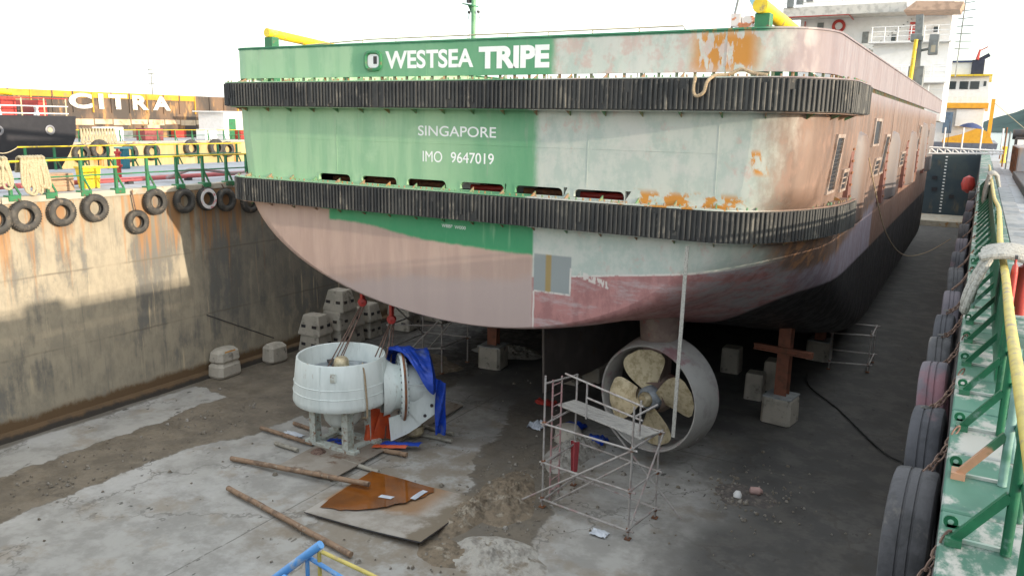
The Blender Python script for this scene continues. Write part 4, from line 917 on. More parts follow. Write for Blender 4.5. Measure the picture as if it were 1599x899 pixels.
g = MB().grid(26, 20, pl); g.grid(26, 20, lambda u, v: Vector(pl(u, v)) - Vector((0, 0, .03)))
g.build('plate_body', PIT, sp)
for a, b_, c, d in ((0, 0, 1, 0), (1, 0, 1, 1)):
    MB().tube([pl(a + (c - a) * k / 12, b_ + (d - b_) * k / 12) - Vector((0, 0, .022)) for k in range(13)], .014, 5).build('plate_edge', DARK, sp)
b = B('rusty_water'); x, y, z = b.pos(); nn = b.noise(.9); 
PUD = b.done(b.mix((.26, .085, .014), (.16, .055, .012), b.ss(nn, .38, .62)), .03, 0, b.noise(2.5), .015, spec=.8)
pp = [(-13.12, 13.55), (-12.7, 13.72), (-12.24, 13.93), (-11.9, 14.25), (-11.6, 14.66), (-11.42, 15.15), (-11.23, 15.72), (-11.36, 15.90), (-12.41, 15.91), (-13.40, 15.86), (-13.33, 15.0), (-13.24, 14.0)]
pq = []
for i, (x, y) in enumerate(pp):
    x2, y2 = pp[(i + 1) % len(pp)]
    for k in range(6):
        f_ = k / 6; qx, qy = x + (x2 - x) * f_, y + (y2 - y) * f_; g_ = .10 if 0 < i < 7 else .015
        pq.append((qx + g_ * mnoise.noise((qx * 4, qy * 4, 1)), qy + g_ * mnoise.noise((qx * 4, qy * 4, 8))))
struct('puddle', MB().add([(x, y, .088) for x, y in pq], [tuple(range(len(pq)))]), PUD)
one('litter', MB().grid(6, 5, lambda u, v: (-12.25 + u * .35, 14.72 + v * .16 + u * .08, .10 + .03 * abs(mnoise.noise((u * 5, v * 5, 4))))), PLASTIC, 'pale plastic scrap floating in the middle of the puddle', 'litter')
one('litter', MB().grid(6, 5, lambda u, v: (-11.52 + u * .16, 15.1 + v * .55, .10 + .04 * abs(mnoise.noise((u * 5, v * 5, 6))))), PLASTIC, 'pale plastic sheet at the right corner of the puddle', 'litter')
def polei(p0, p1, r, mat, label, name='rusty_pole', cat='pole'):
    p0, p1 = Vector(p0), Vector(p1); n = 14
    pts = [p0.lerp(p1, k / n) + Vector((0, 0, .012 * mnoise.noise((k * .7, p0.x, 0)))) + Vector((0, .02 * mnoise.noise((k * .35, p0.y, 3)), 0)) for k in range(n + 1)]
    rr = [r * .82 * (1 + .03 * mnoise.noise((k * .9, p1.y, 5))) for k in range(n + 1)]
    o = one(name, MB().tube(pts, rr, 12), mat, label, cat, 'poles lying on the dock floor')
    return o
polei((-15.84, 13.08, .09), (-10.99, 12.26, .09), .085, POLE, 'long rusty pole nearest the viewer beside the blue stair frame')
polei((-17.25, 14.4, .09), (-12.72, 14.94, .24), .085, POLE, 'long rusty pole whose end lies over the puddle')
polei((-18.29, 16.45, .09), (-16.05, 16.38, .09), .075, POLE, 'rusty pole pointing at the thruster stand from the left')
polei((-17.07, 15.88, .06), (-16.14, 15.85, .06), .07, PIPEG, 'short grey pipe lying left of the thruster stand')
polei((-17.75, 17.32, .07), (-16.6, 17.2, .07), .075, POLE, 'short rusty pole behind the left side of the stand')
polei((-14.9, 18.62, .05), (-12.74, 18.79, .08), .075, PIPEG, 'pale pipe sticking out from under the rear plate')
polei((-14.6, 19.35, .05), (-13.02, 19.26, .08), .075, PIPEG, 'muddy pipe end beside the pale pipe')
polei((-14.4, 17.15, .05), (-13.25, 17.23, .09), .085, POLE, 'stubby rusty pole right of the thruster stand')
polei((-14.6, 15.99, .05), (-13.21, 15.94, .07), .075, PIPEG, 'grey pipe end under the plate just behind the puddle')
polei((-23.86, 19.2, 2.35), (-23.9, 22.4, .75), .025, DARK, 'thin dark rod leaning against the left wall')
# mud and silt heaps
def heap(name, cx, cy, rx, ry, h, seed, mat, label, rot=0.):
    def f(u, v):
        a = u * 2 * math.pi; r = v; w = 1 + .28 * mnoise.noise((math.cos(a) * 1.5 + seed, math.sin(a) * 1.5, seed))
        x_, y_ = rx * r * w * math.cos(a), ry * r * w * math.sin(a); c, s_ = math.cos(rot), math.sin(rot)
        x_, y_ = x_ * c - y_ * s_, x_ * s_ + y_ * c
        z_ = h * (1 - r ** 1.6) * (1 + .6 * mnoise.noise((x_ * 2.2, y_ * 2.2, seed)) + .45 * mnoise.noise((x_ * 6, y_ * 6, seed)) + .35 * mnoise.noise((x_ * 15, y_ * 15, seed))) - .03 * r
        return (cx + x_, cy + y_, max(-.05, z_))
    o = MB().grid(130, 44, f).build(name, mat); o['kind'] = 'stuff'; o['label'] = label; return o
MUD = simple('mud', (.21, .165, .115), .9, 0, (.13, .105, .075), sc=4, bump=1., bsc=22, dirt=((.33, .29, .23), 3))
SILT = simple('dry_grit', (.40, .38, .34), .95, 0, (.27, .25, .22), sc=3.5, bump=1., bsc=24, dirt=((.20, .165, .12), 1.6))
heap('mud', -9.55, 16.6, .85, 1.5, .16, 1, MUD, 'brown mud heap left of the scaffold', R(20))
heap('mud', -9.95, 15.3, .5, 1.2, .20, 5, MUD, 'mud bank along the right edge of the puddle plate', R(8))
heap('mud', -9.3, 13.6, .8, .6, .09, 15, MUD, 'mud smear in front of the puddle plate')
heap('grit', -8.35, 14.0, 1.15, .95, .17, 2, SILT, 'pale grit heap in front of the scaffold')
heap('grit', -9.35, 20.2, .75, 1.5, .30, 3, SILT, 'pale grit heap behind the scaffold ladder')
heap('mud', -18.5, 24.5, 2.0, 1.6, .12, 6, MUD, 'low mud bank behind the thruster')
heap('grit', -16.4, 28.2, 1.6, 1.0, .25, 8, SILT, 'grit bank by the steel prop')
heap('mud', -4.3, 20.1, .8, .7, .07, 9, simple('debris', (.10, .09, .085), .95, 0, (.17, .15, .13), sc=6, bump=.9, bsc=30), 'dark scrap debris patch on the floor right of the scaffold')
# ------------------------------------------------------------------ scaffolds
def scaffold(name, label, A, Bp, C, D, tops, levels, decks=None, guard=True, ladder=True, mat=SCAF, r=.026):
    t = thing(name, label, 'scaffold', (*A, 0))
    P = [Vector((*p, 0)) for p in (A, Bp, C, D)]
    def pole(p, q, nm='tube', rr=r): MB().cyl(p, q, rr, n=8).build(nm, mat, t)
    for p, h in zip(P, tops):
        pole(p + Vector((0, 0, .03)), p + Vector((0, 0, h)), 'standard'); MB().box(p.x - .07, p.x + .07, p.y - .07, p.y + .07, -.005, .02).build('base_plate', RUST, t)
    for z in levels:
        for i, j in ((0, 1), (1, 2), (3, 2), (0, 3)):
            d = (P[j] - P[i]).normalized() * .12; o = Vector((0, 0, z + .05 * (i % 2)))
            pole(P[i] - d + o + Vector((.03, -.03, 0)), P[j] + d + o + Vector((.03, -.03, 0)), 'ledger')
        for p in P: MB().box(p.x - .045, p.x + .045, p.y - .045, p.y + .045, z - .05, z + .06, .012).build('coupler', RUST, t)
    return t, P, pole
t, P, pole = scaffold('scaffold_tower', 'scaffold tower with plank platform and ladder in front of the propeller nozzle', (-8.55, 16.65), (-6.1, 16.3), (-5.92, 17.62), (-8.42, 18.2), (3.45, 3.25, 2.2, 3.1), (.22, 1.2, 2.22))
U = Vector((0, 0, 1))
pole(P[0] + Vector((-.5, -.12, .12)), P[1] + U * 2.2, 'brace'); pole(P[0] + Vector((.2, .2, .1)), P[1] + Vector((-.1, .3, 1.8)), 'brace')
pole(P[1] + U * .15, P[2] + Vector((.1, .0, 2.25)), 'brace'); pole(P[2] + Vector((.6, .2, .05)), P[3] + Vector((.9, -.3, 2.2)), 'brace')
for k in range(3):
    MB().box(-1.42, 1.42, -.31 + k * .21, -.31 + k * .21 + .20, 0, .045, .006).build('plank', PLANK, t, (0, 0, 0))
for pk in [c for c in t.children if c.name.startswith('plank')]:
    pk.location = Vector((-7.28, 17.50, 2.32)) - t.location; pk.rotation_euler = (0, 0, math.atan2(-.95, 2.55))
g0, g1 = Vector((-8.45, 17.55, 0)), Vector((-6.05, 16.75, 0))
pole(g0 + U * 3.28, g1 + U * 3.12, 'guard_rail'); pole(g0.lerp(g1, .3) + U * 2.85, g1 + U * 2.78, 'guard_rail')
for f_ in (.3, .97): pole(g0.lerp(g1, f_) + U * 2.3, g0.lerp(g1, f_) + U * 3.25, 'guard_post')
pole(P[0] + U * 3.25, P[3] + U * 3.08, 'guard_rail'); pole(P[1] + Vector((0, 0, 3.0)), P[1] + Vector((.28, .75, 3.12)), 'guard_rail')
l0, l1 = Vector((-8.52, 17.0, 0)), Vector((-8.48, 17.42, 0))
RPK = simple('ladder_paint', (.42, .24, .24), .6, .1, (.36, .32, .30), sc=6)
for q in (l0, l1): MB().cyl(q + U * .05, q + U * 3.25, .024, n=8).build('ladder_stile', RPK, t)
for k in range(11): MB().cyl(l0 + U * (.3 + k * .28), l1 + U * (.3 + k * .28), .014, n=6).build('ladder_rung', RPK, t)
t2, P2, pole2 = scaffold('scaffold_tower', 'thin scaffold frame in the shade behind the removed thruster', (-18.6, 23.2), (-16.9, 24.2), (-16.9, 26.0), (-18.8, 25.6), (3.4, 3.0, 2.6, 3.2), (1.0, 1.9), r=.03)
pole2(P2[0] + U * .1, P2[1] + U * 2.2, 'brace'); pole2(P2[3] + U * .1, P2[2] + U * 2.4, 'brace'); pole2(P2[0] + U * 2.8, P2[3] + U * 1.0, 'brace')
t3, P3, pole3 = scaffold('trestle', 'dark trestle frame under the hull right of the far prop', (-4.3, 33.2), (-2.9, 33.6), (-2.9, 35.2), (-4.5, 35.0), (1.7, 1.7, 1.6, 1.6), (.3, 1.5), r=.03)
# ------------------------------------------------------------------ loose things near the propeller
def hose(name, pts, r, mat, label, cat, n=8):
    """smooth path through pts"""
    out = []
    Q = [Vector(p) for p in pts]
    for i in range(len(Q) - 1):
        a, b_, c, d = Q[max(i - 1, 0)], Q[i], Q[i + 1], Q[min(i + 2, len(Q) - 1)]
        for k in range(8):
            t_ = k / 8; out.append(.5 * ((2 * b_) + (c - a) * t_ + (2 * a - 5 * b_ + 4 * c - d) * t_ ** 2 + (3 * b_ - a - 3 * c + d) * t_ ** 3))
    out.append(Q[-1]); return one(name, MB().tube(out, r, n), mat, label, cat)
one('hanging_strap', MB().obox((-5.53, 17.62, 6.80), (-5.53, 17.45, 2.25), .085, .03, (0, 1, 0)), ROPEG, 'long pale strap hanging from the lower fender past the propeller nozzle', 'strap')
hose('mooring_rope', [(-5.5, 17.34, 10.50), (-5.5, 17.28, 10.2), (-5.42, 17.27, 10.10), (-5.28, 17.28, 10.18), (-5.22, 17.3, 10.40), (-5.1, 17.45, 10.53), (-4.85, 17.55, 10.55), (-4.6, 17.6, 10.66), (-4.35, 17.6, 10.58), (-4.05, 17.6, 10.54)], .038, ROPEB, 'brown rope looped over the upper fender near the rust patch', 'rope')
hose('cable', [(-4.9, 32, .04), (-4.49, 30.3, .03), (-3.2, 28.3, .03), (-1.67, 25.4, .03), (-.9, 24.6, .03), (-.3, 24.7, .03)], .03, RUBBER, 'black cable snaking over the dark floor to the right wall', 'cable')
hose('cable', [(-2.96, 27.0, 8.6), (-2.75, 27.6, 7.6), (-2.5, 30, 6.0), (-2.2, 35, 4.6), (-1.6, 40, 4.1), (-.8, 44, 4.3)], .018, ROPEB, 'thin rope drooping from the ship\'s side over the gap', 'rope')
def crumple(name, x, y, sx, sy, h, mat, label, cat, seed=0, z=.02):
    return one(name, MB().grid(10, 10, lambda u, v: (x + (u - .5) * sx * (1 + .3 * mnoise.noise((v * 4, seed, 1))), y + (v - .5) * sy * (1 + .3 * mnoise.noise((u * 4, seed, 2))), z + h * abs(mnoise.noise((u * 4 + seed, v * 4, seed))) + h * .5 * math.sin(u * 3.14) * math.sin(v * 3.14))), mat, label, cat)
crumple('plastic_sheet', -10.2, 21.9, .7, .6, .2, BLUET, 'blue plastic sheet on the floor behind the scaffold ladder', 'sheet', 3)
crumple('plastic_sheet', -11.2, 21.3, .5, .5, .22, PLASTIC, 'crumpled pale and grey plastic beside the skeg', 'sheet', 5)
crumple('plastic_sheet', -9.1, 21.2, .6, .6, .35, BLUET, 'blue plastic heap between the scaffold and the nozzle', 'sheet', 8)
crumple('red_cloth', -12.0, 23.4, .7, .5, .15, RED, 'red cloth lying on the floor in front of the skeg', 'cloth', 9)
one('work_clothes', MB().grid(10, 14, lambda u, v: (-8.35 + (u - .5) * .25 * (1 - .3 * v), 18.05 + .05 * math.sin(u * 9), 1.3 - v * .85)), simple('red_cloth', (.40, .07, .08), .9), 'red work clothes hanging on the scaffold tube', 'clothes')
crumple('litter', -6.75, 16.15, .4, .3, .08, PLASTIC, 'crumpled clear plastic in front of the scaffold', 'litter', 2)
one('litter', MB().lathe([(.01, 0), (.1, .03), (.11, .12), (.06, .2), (.01, .21)], (-4.45, 19.75, .0), (0, .3, 1), 12), WHITE, 'small white container at the edge of the debris patch', 'litter')
one('litter', MB().lathe([(.01, -.15), (.1, -.12), (.11, .1), (.05, .18), (.01, .2)], (-4.1, 20.2, .12), (1, .3, 0), 12), simple('pinkish', (.5, .33, .30), .7), 'pinkish container lying on the debris patch', 'litter')
crumple('litter', -17.2, 16.75, .7, .25, .06, PLASTIC, 'white plastic film on the floor left of the thruster stand', 'litter', 4)
one('concrete_lump', MB().lathe([(.01, .5), (.3, .45), (.42, .3), (.45, 0)], (-9.9, 20.9, 0), (0, 0, 1), 10), BLOCK, 'grey lump standing behind the scaffold ladder', 'lump')
# ------------------------------------------------------------------ tyres
def tyre(name, label, c, axis, R_, mat, group, rope=None, cat='tyre', face=None, ropem=CHAIN, worn=False):
    w = R_ * .27
    t = thing(name, label, cat, c, group); c = Vector(c); ax = Vector(axis).normalized()
    ri = R_ * .53
    prof = [(ri, -w * .75), (ri + .02, -w * .92), (R_ * .72, -w * 1.08), (R_ * .88, -w), (R_ * .97, -w * .72), (R_, -w * .35), (R_, w * .35), (R_ * .97, w * .72), (R_ * .88, w), (R_ * .72, w * 1.08), (ri + .02, w * .92), (ri, w * .75), (ri + .03, w * .6), (R_ * .8, w * .3), (R_ * .8, -w * .3), (ri + .03, -w * .6)]
    if worn: prof = [(ri, -w * .7), (ri + .03, -w * .95), (R_ * .74, -w * 1.06), (R_ * .90, -w * 1.0), (R_ * .965, -w * .93), (R_ * .99, -w * .80), (R_, -w * .5), (R_, -w * .30), (R_ - .012, -w * .27), (R_ - .012, -w * .20), (R_, -w * .17), (R_, w * .17), (R_ - .012, w * .20), (R_ - .012, w * .27), (R_, w * .30), (R_, w * .5), (R_ * .99, w * .80), (R_ * .965, w * .93), (R_ * .90, w * 1.0), (R_ * .74, w * 1.06), (ri + .03, w * .95), (ri, w * .7), (R_ * .8, w * .3), (R_ * .8, -w * .3)]
    MB().lathe(prof, c, ax, 52, True).build('tyre_body', mat, t)
    u = ax.orthogonal().normalized(); v = ax.cross(u); m = MB()
    for k in range(36):
        a = k * math.pi / 18; d = u * math.cos(a) + v * math.sin(a); tg = ax.cross(d)
        for q in (-1, 1): m.obox(c + d * (R_ + .006) + ax * q * w * .12 + tg * q * .01, c + d * (R_ * .985 + .004) + ax * q * w * .68 - tg * q * .01, R_ * .095, .03, d)
    if not worn: m.build('tread', mat, t)['kind'] = 'stuff'
    else:
        for q in (): MB().lathe([(R_ + .001, q * w - .022), (R_ + .006, q * w - .016), (R_ + .006, q * w + .016), (R_ + .001, q * w + .022)], c, ax, 60).build('tread_band', RUBBER, t)
    if face: MB().lathe([(R_ * .6, w * 1.03), (R_ * .72, w * 1.10), (R_ * .90, w * .99)], c, ax, 44).build('painted_face', face, t)
    if rope: MB().tube([c + Vector(p) for p in rope], .022, 6).build('hanging_chain', ropem, t)
    return t
TG = 'tyres hung on the left dock wall'
tl = [(12.24, 6.53, .44, 'tyre cut by the left picture edge on the dock wall'), (13.06, 6.54, .44, 'large tyre below the thick coil of rope on the left wall'), (14.16, 6.56, .41, 'tyre below the wooden crate on the left wall'),
      (15.23, 6.60, .42, 'tyre below the yellow box on the left wall'), (16.66, 6.02, .38, 'lowest hanging tyre on the left wall'), (17.39, 6.63, .42, 'tyre up and right of the lowest hanging tyre'),
      (18.53, 6.57, .41, 'black tyre left of the white-painted tyre'), (19.48, 6.58, .40, 'tyre with white painted face on the left wall'), (20.33, 6.48, .41, 'black tyre right of the white-painted tyre'), (21.45, 6.33, .42, 'tyre half hidden behind the lower fender\'s left end')]
WF = simple('white_tyre_paint', (.72, .70, .70), .7, 0, (.60, .25, .25), sc=5, lo=.56, hi=.62)
for y, z, r_, lb in tl:
    tyre('tyre', lb, (-23.84, y, z), (1, .05 * random.uniform(-1, 1), .06), r_, TYRE, TG, [(-.02, 0, r_ * .8), (-.04, -.12 if z > 6.3 else -.1, 7.05 - z)], face=WF if 'white painted' in lb else None)
# right wall: flat against the wall, seen edge-on from above
TG2 = 'tyres hung on the right dock wall'
for k, (y, z, r_, lb) in enumerate([(4.75, 6.15, .62, 'nearest tyre on the right wall with pinkish scrape'), (6.75, 6.2, .60, 'second nearest tyre on the right wall'), (8.6, 6.25, .55, 'third tyre along the right wall'), (10.2, 6.3, .52, 'fourth tyre along the right wall'), (11.9, 6.3, .50, 'fifth tyre along the right wall below the rope coil'), (13.6, 6.3, .5, 'sixth tyre along the right wall'), (15.6, 6.3, .5, 'seventh tyre along the right wall'), (18.0, 6.3, .5, 'eighth tyre along the right wall'), (20.6, 6.3, .5, 'ninth tyre along the right wall'), (23.6, 6.3, .5, 'tenth tyre along the right wall'), (27, 6.3, .5, 'eleventh tyre along the right wall'), (31, 6.3, .5, 'twelfth tyre along the right wall'), (36, 6.3, .5, 'thirteenth tyre along the right wall'), (42, 6.3, .5, 'last tyre visible far along the right wall')]):
    t = tyre('tyre', lb, (-.135 + random.uniform(-.02, .01), y, z + random.uniform(-.05, .05)), (1, random.uniform(-.05, .05), random.uniform(-.02, .09)), r_ * random.uniform(.95, 1.03), (TYREP, TYREL, TYRED)[(k * 2) % 3 if k else 0], TG2, worn=True)
    hole = Vector((-.16, y + .02, z + r_ - .02)); end = Vector((.10, y + .42, 7.14))
    if k < 6:
        n = 9
        for q in range(n):
            p = hole.lerp(end, (q + .5) / n) - Vector((0, 0, .10 * math.sin((q + .5) / n * 3.14))); d = (end - hole).normalized()
            sidev = d.cross(Vector((0, 0, 1))).normalized() if q % 2 else d.cross(d.cross(Vector((0, 0, 1)))).normalized()
            MB().tube([p + d * .045 * math.cos(a) * 1.25 + sidev * .026 * math.sin(a) for a in [2 * math.pi * j / 10 for j in range(10)]], .0085, 5, True).build('chain_link', CHAIN, t)
        MB().lathe([(.05, 0), (.03, .012), (.01, .014)], hole + Vector((-.02, 0, .018)), (0, 0, 1), 12).build('chain_hole', RUBBER, t)
    else: MB().tube([hole, (hole + end) / 2 - Vector((0, 0, .06)), end], .02, 5).build('hanging_chain', CHAIN, t)
# ------------------------------------------------------------------ railings
def railing(label, x, ysl, z0, side, mid=True, top=YEL, post=GREEN, h=1.0, base=True, r=.032):
    """posts at each y; side = +1 braces lean to +x"""
    t = thing('quay_railing', label, 'railing', (x, ysl[0], z0))
    for y in ysl:
        MB().box(x - .045, x + .045, y - .04, y + .04, z0, z0 + h - .03).build('post', post, t)
        MB().obox((x - .05 * side, y + .06, z0 + .5), (x - .05 * side, y + .30, z0 + .02), .05, .05).build('brace', post, t)
        if base: MB().box(x - .1, x + .22 * side if side > 0 else x + .1, y - .17, y + .17, z0 - .12 + .004, z0 + .05, .01).build('bracket', post, t)
    MB().cyl((x, ysl[0] - .3, z0 + h), (x, ysl[-1] + .3, z0 + h), r, n=10).build('top_rail', top, t)
    if mid: MB().cyl((x, ysl[0] - .3, z0 + .5), (x, ysl[-1] + .3, z0 + .5), r * .75, n=8).build('mid_rail', post, t)
    return t
t = railing('green railing with yellow top rail along the left dock edge', -24.12, [10.7, 11.8, 12.88, 13.96, 15.05, 16.2, 17.35, 18.5, 19.6, 20.65, 21.6, 22.7, 23.8], 7.1, 1)
MB().cyl((-24.02, 15.05, 7.83), (-24.02, 16.25, 7.83), .03, n=8).build('short_rail', YEL, t)
railing('green and yellow railing on the far side of the left quay', -34.9, [19.4 + k * 1.25 for k in range(10)], 7.06, 1, True, base=False)
railing('green and yellow railing on the far side of the left quay, before the gap', -34.9, [12.6 + k * 1.25 for k in range(5)], 7.06, 1, True, base=False)
one('gap_rope', MB().tube([(-34.9, 17.9 + .15 * k, 8.04 - .22 * math.sin(k / 8 * 3.14)) for k in range(9)], .02, 6), ROPE, 'slack rope across the gap in the far quay railing', 'rope')
railing('yellow-topped railing along the far dock wall', -66.2, [30 + k * 1.9 for k in range(22)], 7.1, 1, True, base=False)
# right railing: inclined struts down to the ledge
t = thing('quay_railing', 'green railing with bent, scuffed yellow top rail along the right dock edge', 'railing', (.42, 4, 7.08))
GTEAL = simple('dark_green_paint', (.006, .085, .04), .4, 0, (.01, .12, .055), sc=4, dirt=((.16, .24, .23), 3))
PALEP = simple('pale_post', (.22, .36, .34), .5, 0, (.01, .11, .05), sc=1.6)
PRIMS = simple('primer_strut', (.36, .20, .12), .6, 0, (.02, .10, .05), sc=2.4, lo=.5, hi=.56)
RIBL = simple('ledge_rib', (.42, .45, .42), .6, 0, (.20, .36, .29), sc=3)
ysr = [3.0 + k * 1.07 for k in range(36)]
for k, y in enumerate(ysr):
    MB().obox((.12, y, 7.10), (.375, y, 7.45), .05, .045, (0, 1, 0)).build('strut', PRIMS if k == 3 else GTEAL, t)
    MB().cyl((.395, y, 7.085), (.395, y, 7.95), .030, n=10).build('post', GTEAL if k % 3 else PALEP, t)
    MB().cyl((.47, y + .5, 7.085), (.40, y + .5, 7.95), .027, n=10).build('post', PALEP if k % 2 else GTEAL, t)
    if k < 14:
        MB().box(.10, .37, y + .03, y + .055, 7.075, 7.10).build('rib', RIBL, t)
        MB().prism([(y - .06, 7.081), (y + .10, 7.081), (y + .08, 7.125), (y - .05, 7.125)], 'x', .08, .17).build('foot', PRIMS if k == 3 else GTEAL, t)
        MB().lathe([(.018, -.008), (.042, -.008), (.042, .008), (.018, .008)], (.105, y + .22, 7.115), (0, 1, 0), 14, True).box(.085, .16, y + .212, y + .228, 7.075, 7.10).build('eye_plate', GTEAL, t)
pts = []
for k in range(140):
    y = 2.6 + k * .28; pts.append((.375 + .02 * mnoise.noise((y * .22, 0, 0)) + (.06 * math.exp(-((y - 19) / 3) ** 2)), y, 7.985 + .03 * mnoise.noise((y * .3, 5, 0)) - .05 * math.exp(-((y - 22) / 3) ** 2)))
MB().tube(pts, .040, 12).build('top_rail', YELW, t)
MB().cyl((.44, 2.6, 7.52), (.44, 42, 7.52), .024, n=8).build('mid_rail', GTEAL, t)
MB().box(.36, .38, 8.6, 41, 7.15, 7.85).build('mesh_screen', GTEAL, t)
# rope hanks
def hank(name, label, c, w, drop, n, r, mat, along, out, seed=1):
    """loops hung over a rail at c; along: rail direction, out: side the loops hang on"""
    t = thing(name, label, 'rope', c); c = Vector(c); al, ou = Vector(along), Vector(out); rnd = random.Random(seed)
    for k in range(n):
        o = (k / (n - 1) - .5) * w; d = drop * rnd.uniform(.78, 1.12); sp_ = rnd.uniform(.06, .13); dep = .06 + .07 * rnd.random(); pts = []
        for j in range(25):
            a = j / 24; s_ = math.sin(a * math.pi); side = -1 if a < .5 else 1
            pts.append(c + al * (o + side * sp_ * min(1, s_ * 1.2) * (1 if abs(a - .5) > .02 else .2) + rnd.uniform(-.006, .006)) + ou * (dep + .12 * s_) - Vector((0, 0, d * (1 - abs(2 * a - 1) ** 1.0))) + Vector((0, 0, .06 * (1 - s_))))
        # round the bottom of the loop
        for _ in range(2): pts = [pts[0]] + [(pts[i - 1] + pts[i] * 2 + pts[i + 1]) / 4 for i in range(1, len(pts) - 1)] + [pts[-1]]
        MB().tube(pts, r, 8).build('rope_loop', mat, t)
        back = [c + al * (o + (j - 4) * .004) + ou * (.06 + dep - j * .045) + Vector((0, 0, .06 + .05 * math.sin(j / 7 * 3.14))) for j in range(8)] + [c + al * (o + .02) - ou * .3 - Vector((0, 0, .35 * drop))]
        MB().tube(back, r, 8).build('rope_turn', mat, t)
    return t
hank('mooring_rope', 'thick cream mooring rope hung in loops over the left railing', (-24.12, 13.55, 8.12), .62, .98, 9, .042, ROPE, (0, 1, 0), (1, 0, 0), 3)
hank('mooring_rope', 'cream mooring rope loops at the left picture edge on the railing', (-24.12, 12.55, 8.12), .5, .75, 6, .04, ROPE, (0, 1, 0), (1, 0, 0), 8)
hank('mooring_rope', 'grey mooring rope hung in loops over the right railing', (.40, 10.9, 8.02), .95, .62, 11, .04, ROPEG, (0, 1, 0), (-1.5, 0, 0), 5)
hank('mooring_rope', 'grey rope hank farther along the right railing', (.40, 30.0, 8.05), 1.6, .8, 9, .05, ROPEG, (0, 1, 0), (-.7, 0, 0), 6)
hank('mooring_rope', 'straw-coloured rope hank on the railing of the far dock', (-66.1, 43.0, 8.1), 3.0, 1.3, 12, .07, ROPE, (0, 1, 0), (1, 0, 0), 7)
# fire extinguishers by the right rail
for x, y, lb, s_ in ((.62, 11.35, 'red fire extinguisher with white label beside the right railing', 1.0), (.47, 10.3, 'narrow red tube fixed to the right railing post', .45)):
    t = thing('fire_extinguisher', lb, 'extinguisher', (x, y, 7.1))
    zb = 7.45 if s_ < 1 else 7.3; h_ = .62; rr = .085 * (1 if s_ == 1 else .42)
    MB().lathe([(.01, zb), (rr, zb + .01), (rr, zb + h_ - .1), (rr * .8, zb + h_ - .03), (rr * .3, zb + h_), (rr * .3, zb + h_ + .05)], (x, y, 0), (0, 0, 1), 24).build('cylinder', RED, t)
    MB().box(x - rr * .4, x + rr * .4, y - .04, y + .05, zb + h_ + .051, zb + h_ + .09).build('handle', DARK, t)
    if s_ == 1:
        MB().lathe([(rr + .002, zb + .28), (rr + .002, zb + .45)], (x, y, 0), (0, 0, 1), 12, False, R(60), R(150)).build('label_sticker', WHITE, t)
        MB().tube([(x + .03, y, zb + h_ + .07), (x + .14, y, zb + h_ + .02), (x + .13, y, zb + .3)], .012, 6).build('hose', RUBBER, t)
# ------------------------------------------------------------------ left quay furniture
t = thing('wooden_crate', 'low wooden plank crate on the left quay beside the coil of rope', 'crate', (-25.4, 14.9, 7.06))
for k in range(3):
    MB().box(-25.05, -25.02, 14.45, 15.35, 7.08 + k * .17, 7.235 + k * .17).build('plank', WOOD, t); MB().box(-25.75, -25.022, 14.44, 14.45 + .02, 7.08 + k * .17, 7.235 + k * .17).build('plank', WOOD, t)
MB().box(-25.75, -25.02, 14.44, 15.36, 7.595, 7.62).build('lid', WOOD, t); MB().box(-25.74, -25.055, 14.47, 15.34, 7.07, 7.59).build('crate_core', WOOD, t)
t = thing('yellow_bin', 'bright yellow bin on the left quay behind the railing', 'bin', (-25.6, 16.3, 7.06))
MB().prism([(15.98, 7.063), (16.46, 7.063), (16.54, 7.72), (15.9, 7.72)], 'x', -25.8, -25.4).build('bin_body', YEL, t)
MB().box(-25.84, -25.36, 15.87, 16.57, 7.722, 7.79, .01).build('bin_lid', YEL, t)
t = thing('fire_main', 'long red fire main pipe along the left quay', 'pipe', (-26.3, 10, 7.2))
RPINK = simple('faded_red_pipe', (.52, .13, .13), .5, 0, (.42, .10, .11), sc=2)
MB().cyl((-26.2, 6, 7.22), (-26.2, 25, 7.22), .085, n=14).build('pipe_run', RPINK, t)
for k in range(7): MB().box(-26.32, -26.08, 8 + k * 2.5, 8.2 + k * 2.5, 7.06, 7.16).build('pipe_support', DARK, t)
MB().tube([(-25.6, 19.2, 7.25), (-25.5, 20.1, 7.5), (-25.45, 20.8, 7.48), (-25.4, 22.0, 7.3), (-25.4, 23.5, 7.3)], .06, 10).build('hose_run', simple('grey_red_hose', (.35, .25, .25), .6), t)
t = thing('fire_hydrant', 'red fire hydrant standing on the left quay', 'hydrant', (-28.5, 19.3, 7.06))
MB().lathe([(.01, 7.07), (.17, 7.07), (.17, 7.12), (.09, 7.13), (.09, 7.5), (.15, 7.52), (.15, 7.6), (.09, 7.62), (.09, 8.0), (.13, 8.02), (.13, 8.1), (.05, 8.12), (.05, 8.2), (.01, 8.2)], (-28.5, 19.3, 0), (0, 0, 1), 18).build('riser', RED, t)
MB().cyl((-28.5, 19.3, 7.9), (-28.2, 19.15, 7.9), .05, n=10).build('outlet', RED, t)
t = thing('hose_cabinet', 'teal hose cabinet on the far side of the left quay', 'cabinet', (-33.6, 23.2, 7.06))
MB().box(-33.8, -33.5, 22.98, 23.28, 7.063, 7.95, .02).build('cabinet_body', simple('teal_paint', (.03, .17, .22), .5), t); MB().box(-33.85, -33.45, 22.75, 23.4, 7.953, 8.03).build('cabinet_roof', simple('teal_light', (.15, .38, .42), .5), t)
for k in range(5): one('bollard_peg', MB().cyl((-34.2, 21.3 + k * .45, 7.06), (-34.2, 21.3 + k * .45, 7.75 - .1 * (k % 2)), .03, n=6), DARK, 'dark steel peg %s in the row by the hose cabinet' % ('nearest', 'second', 'third', 'fourth', 'last')[k], 'peg', 'pegs by the hose cabinet')
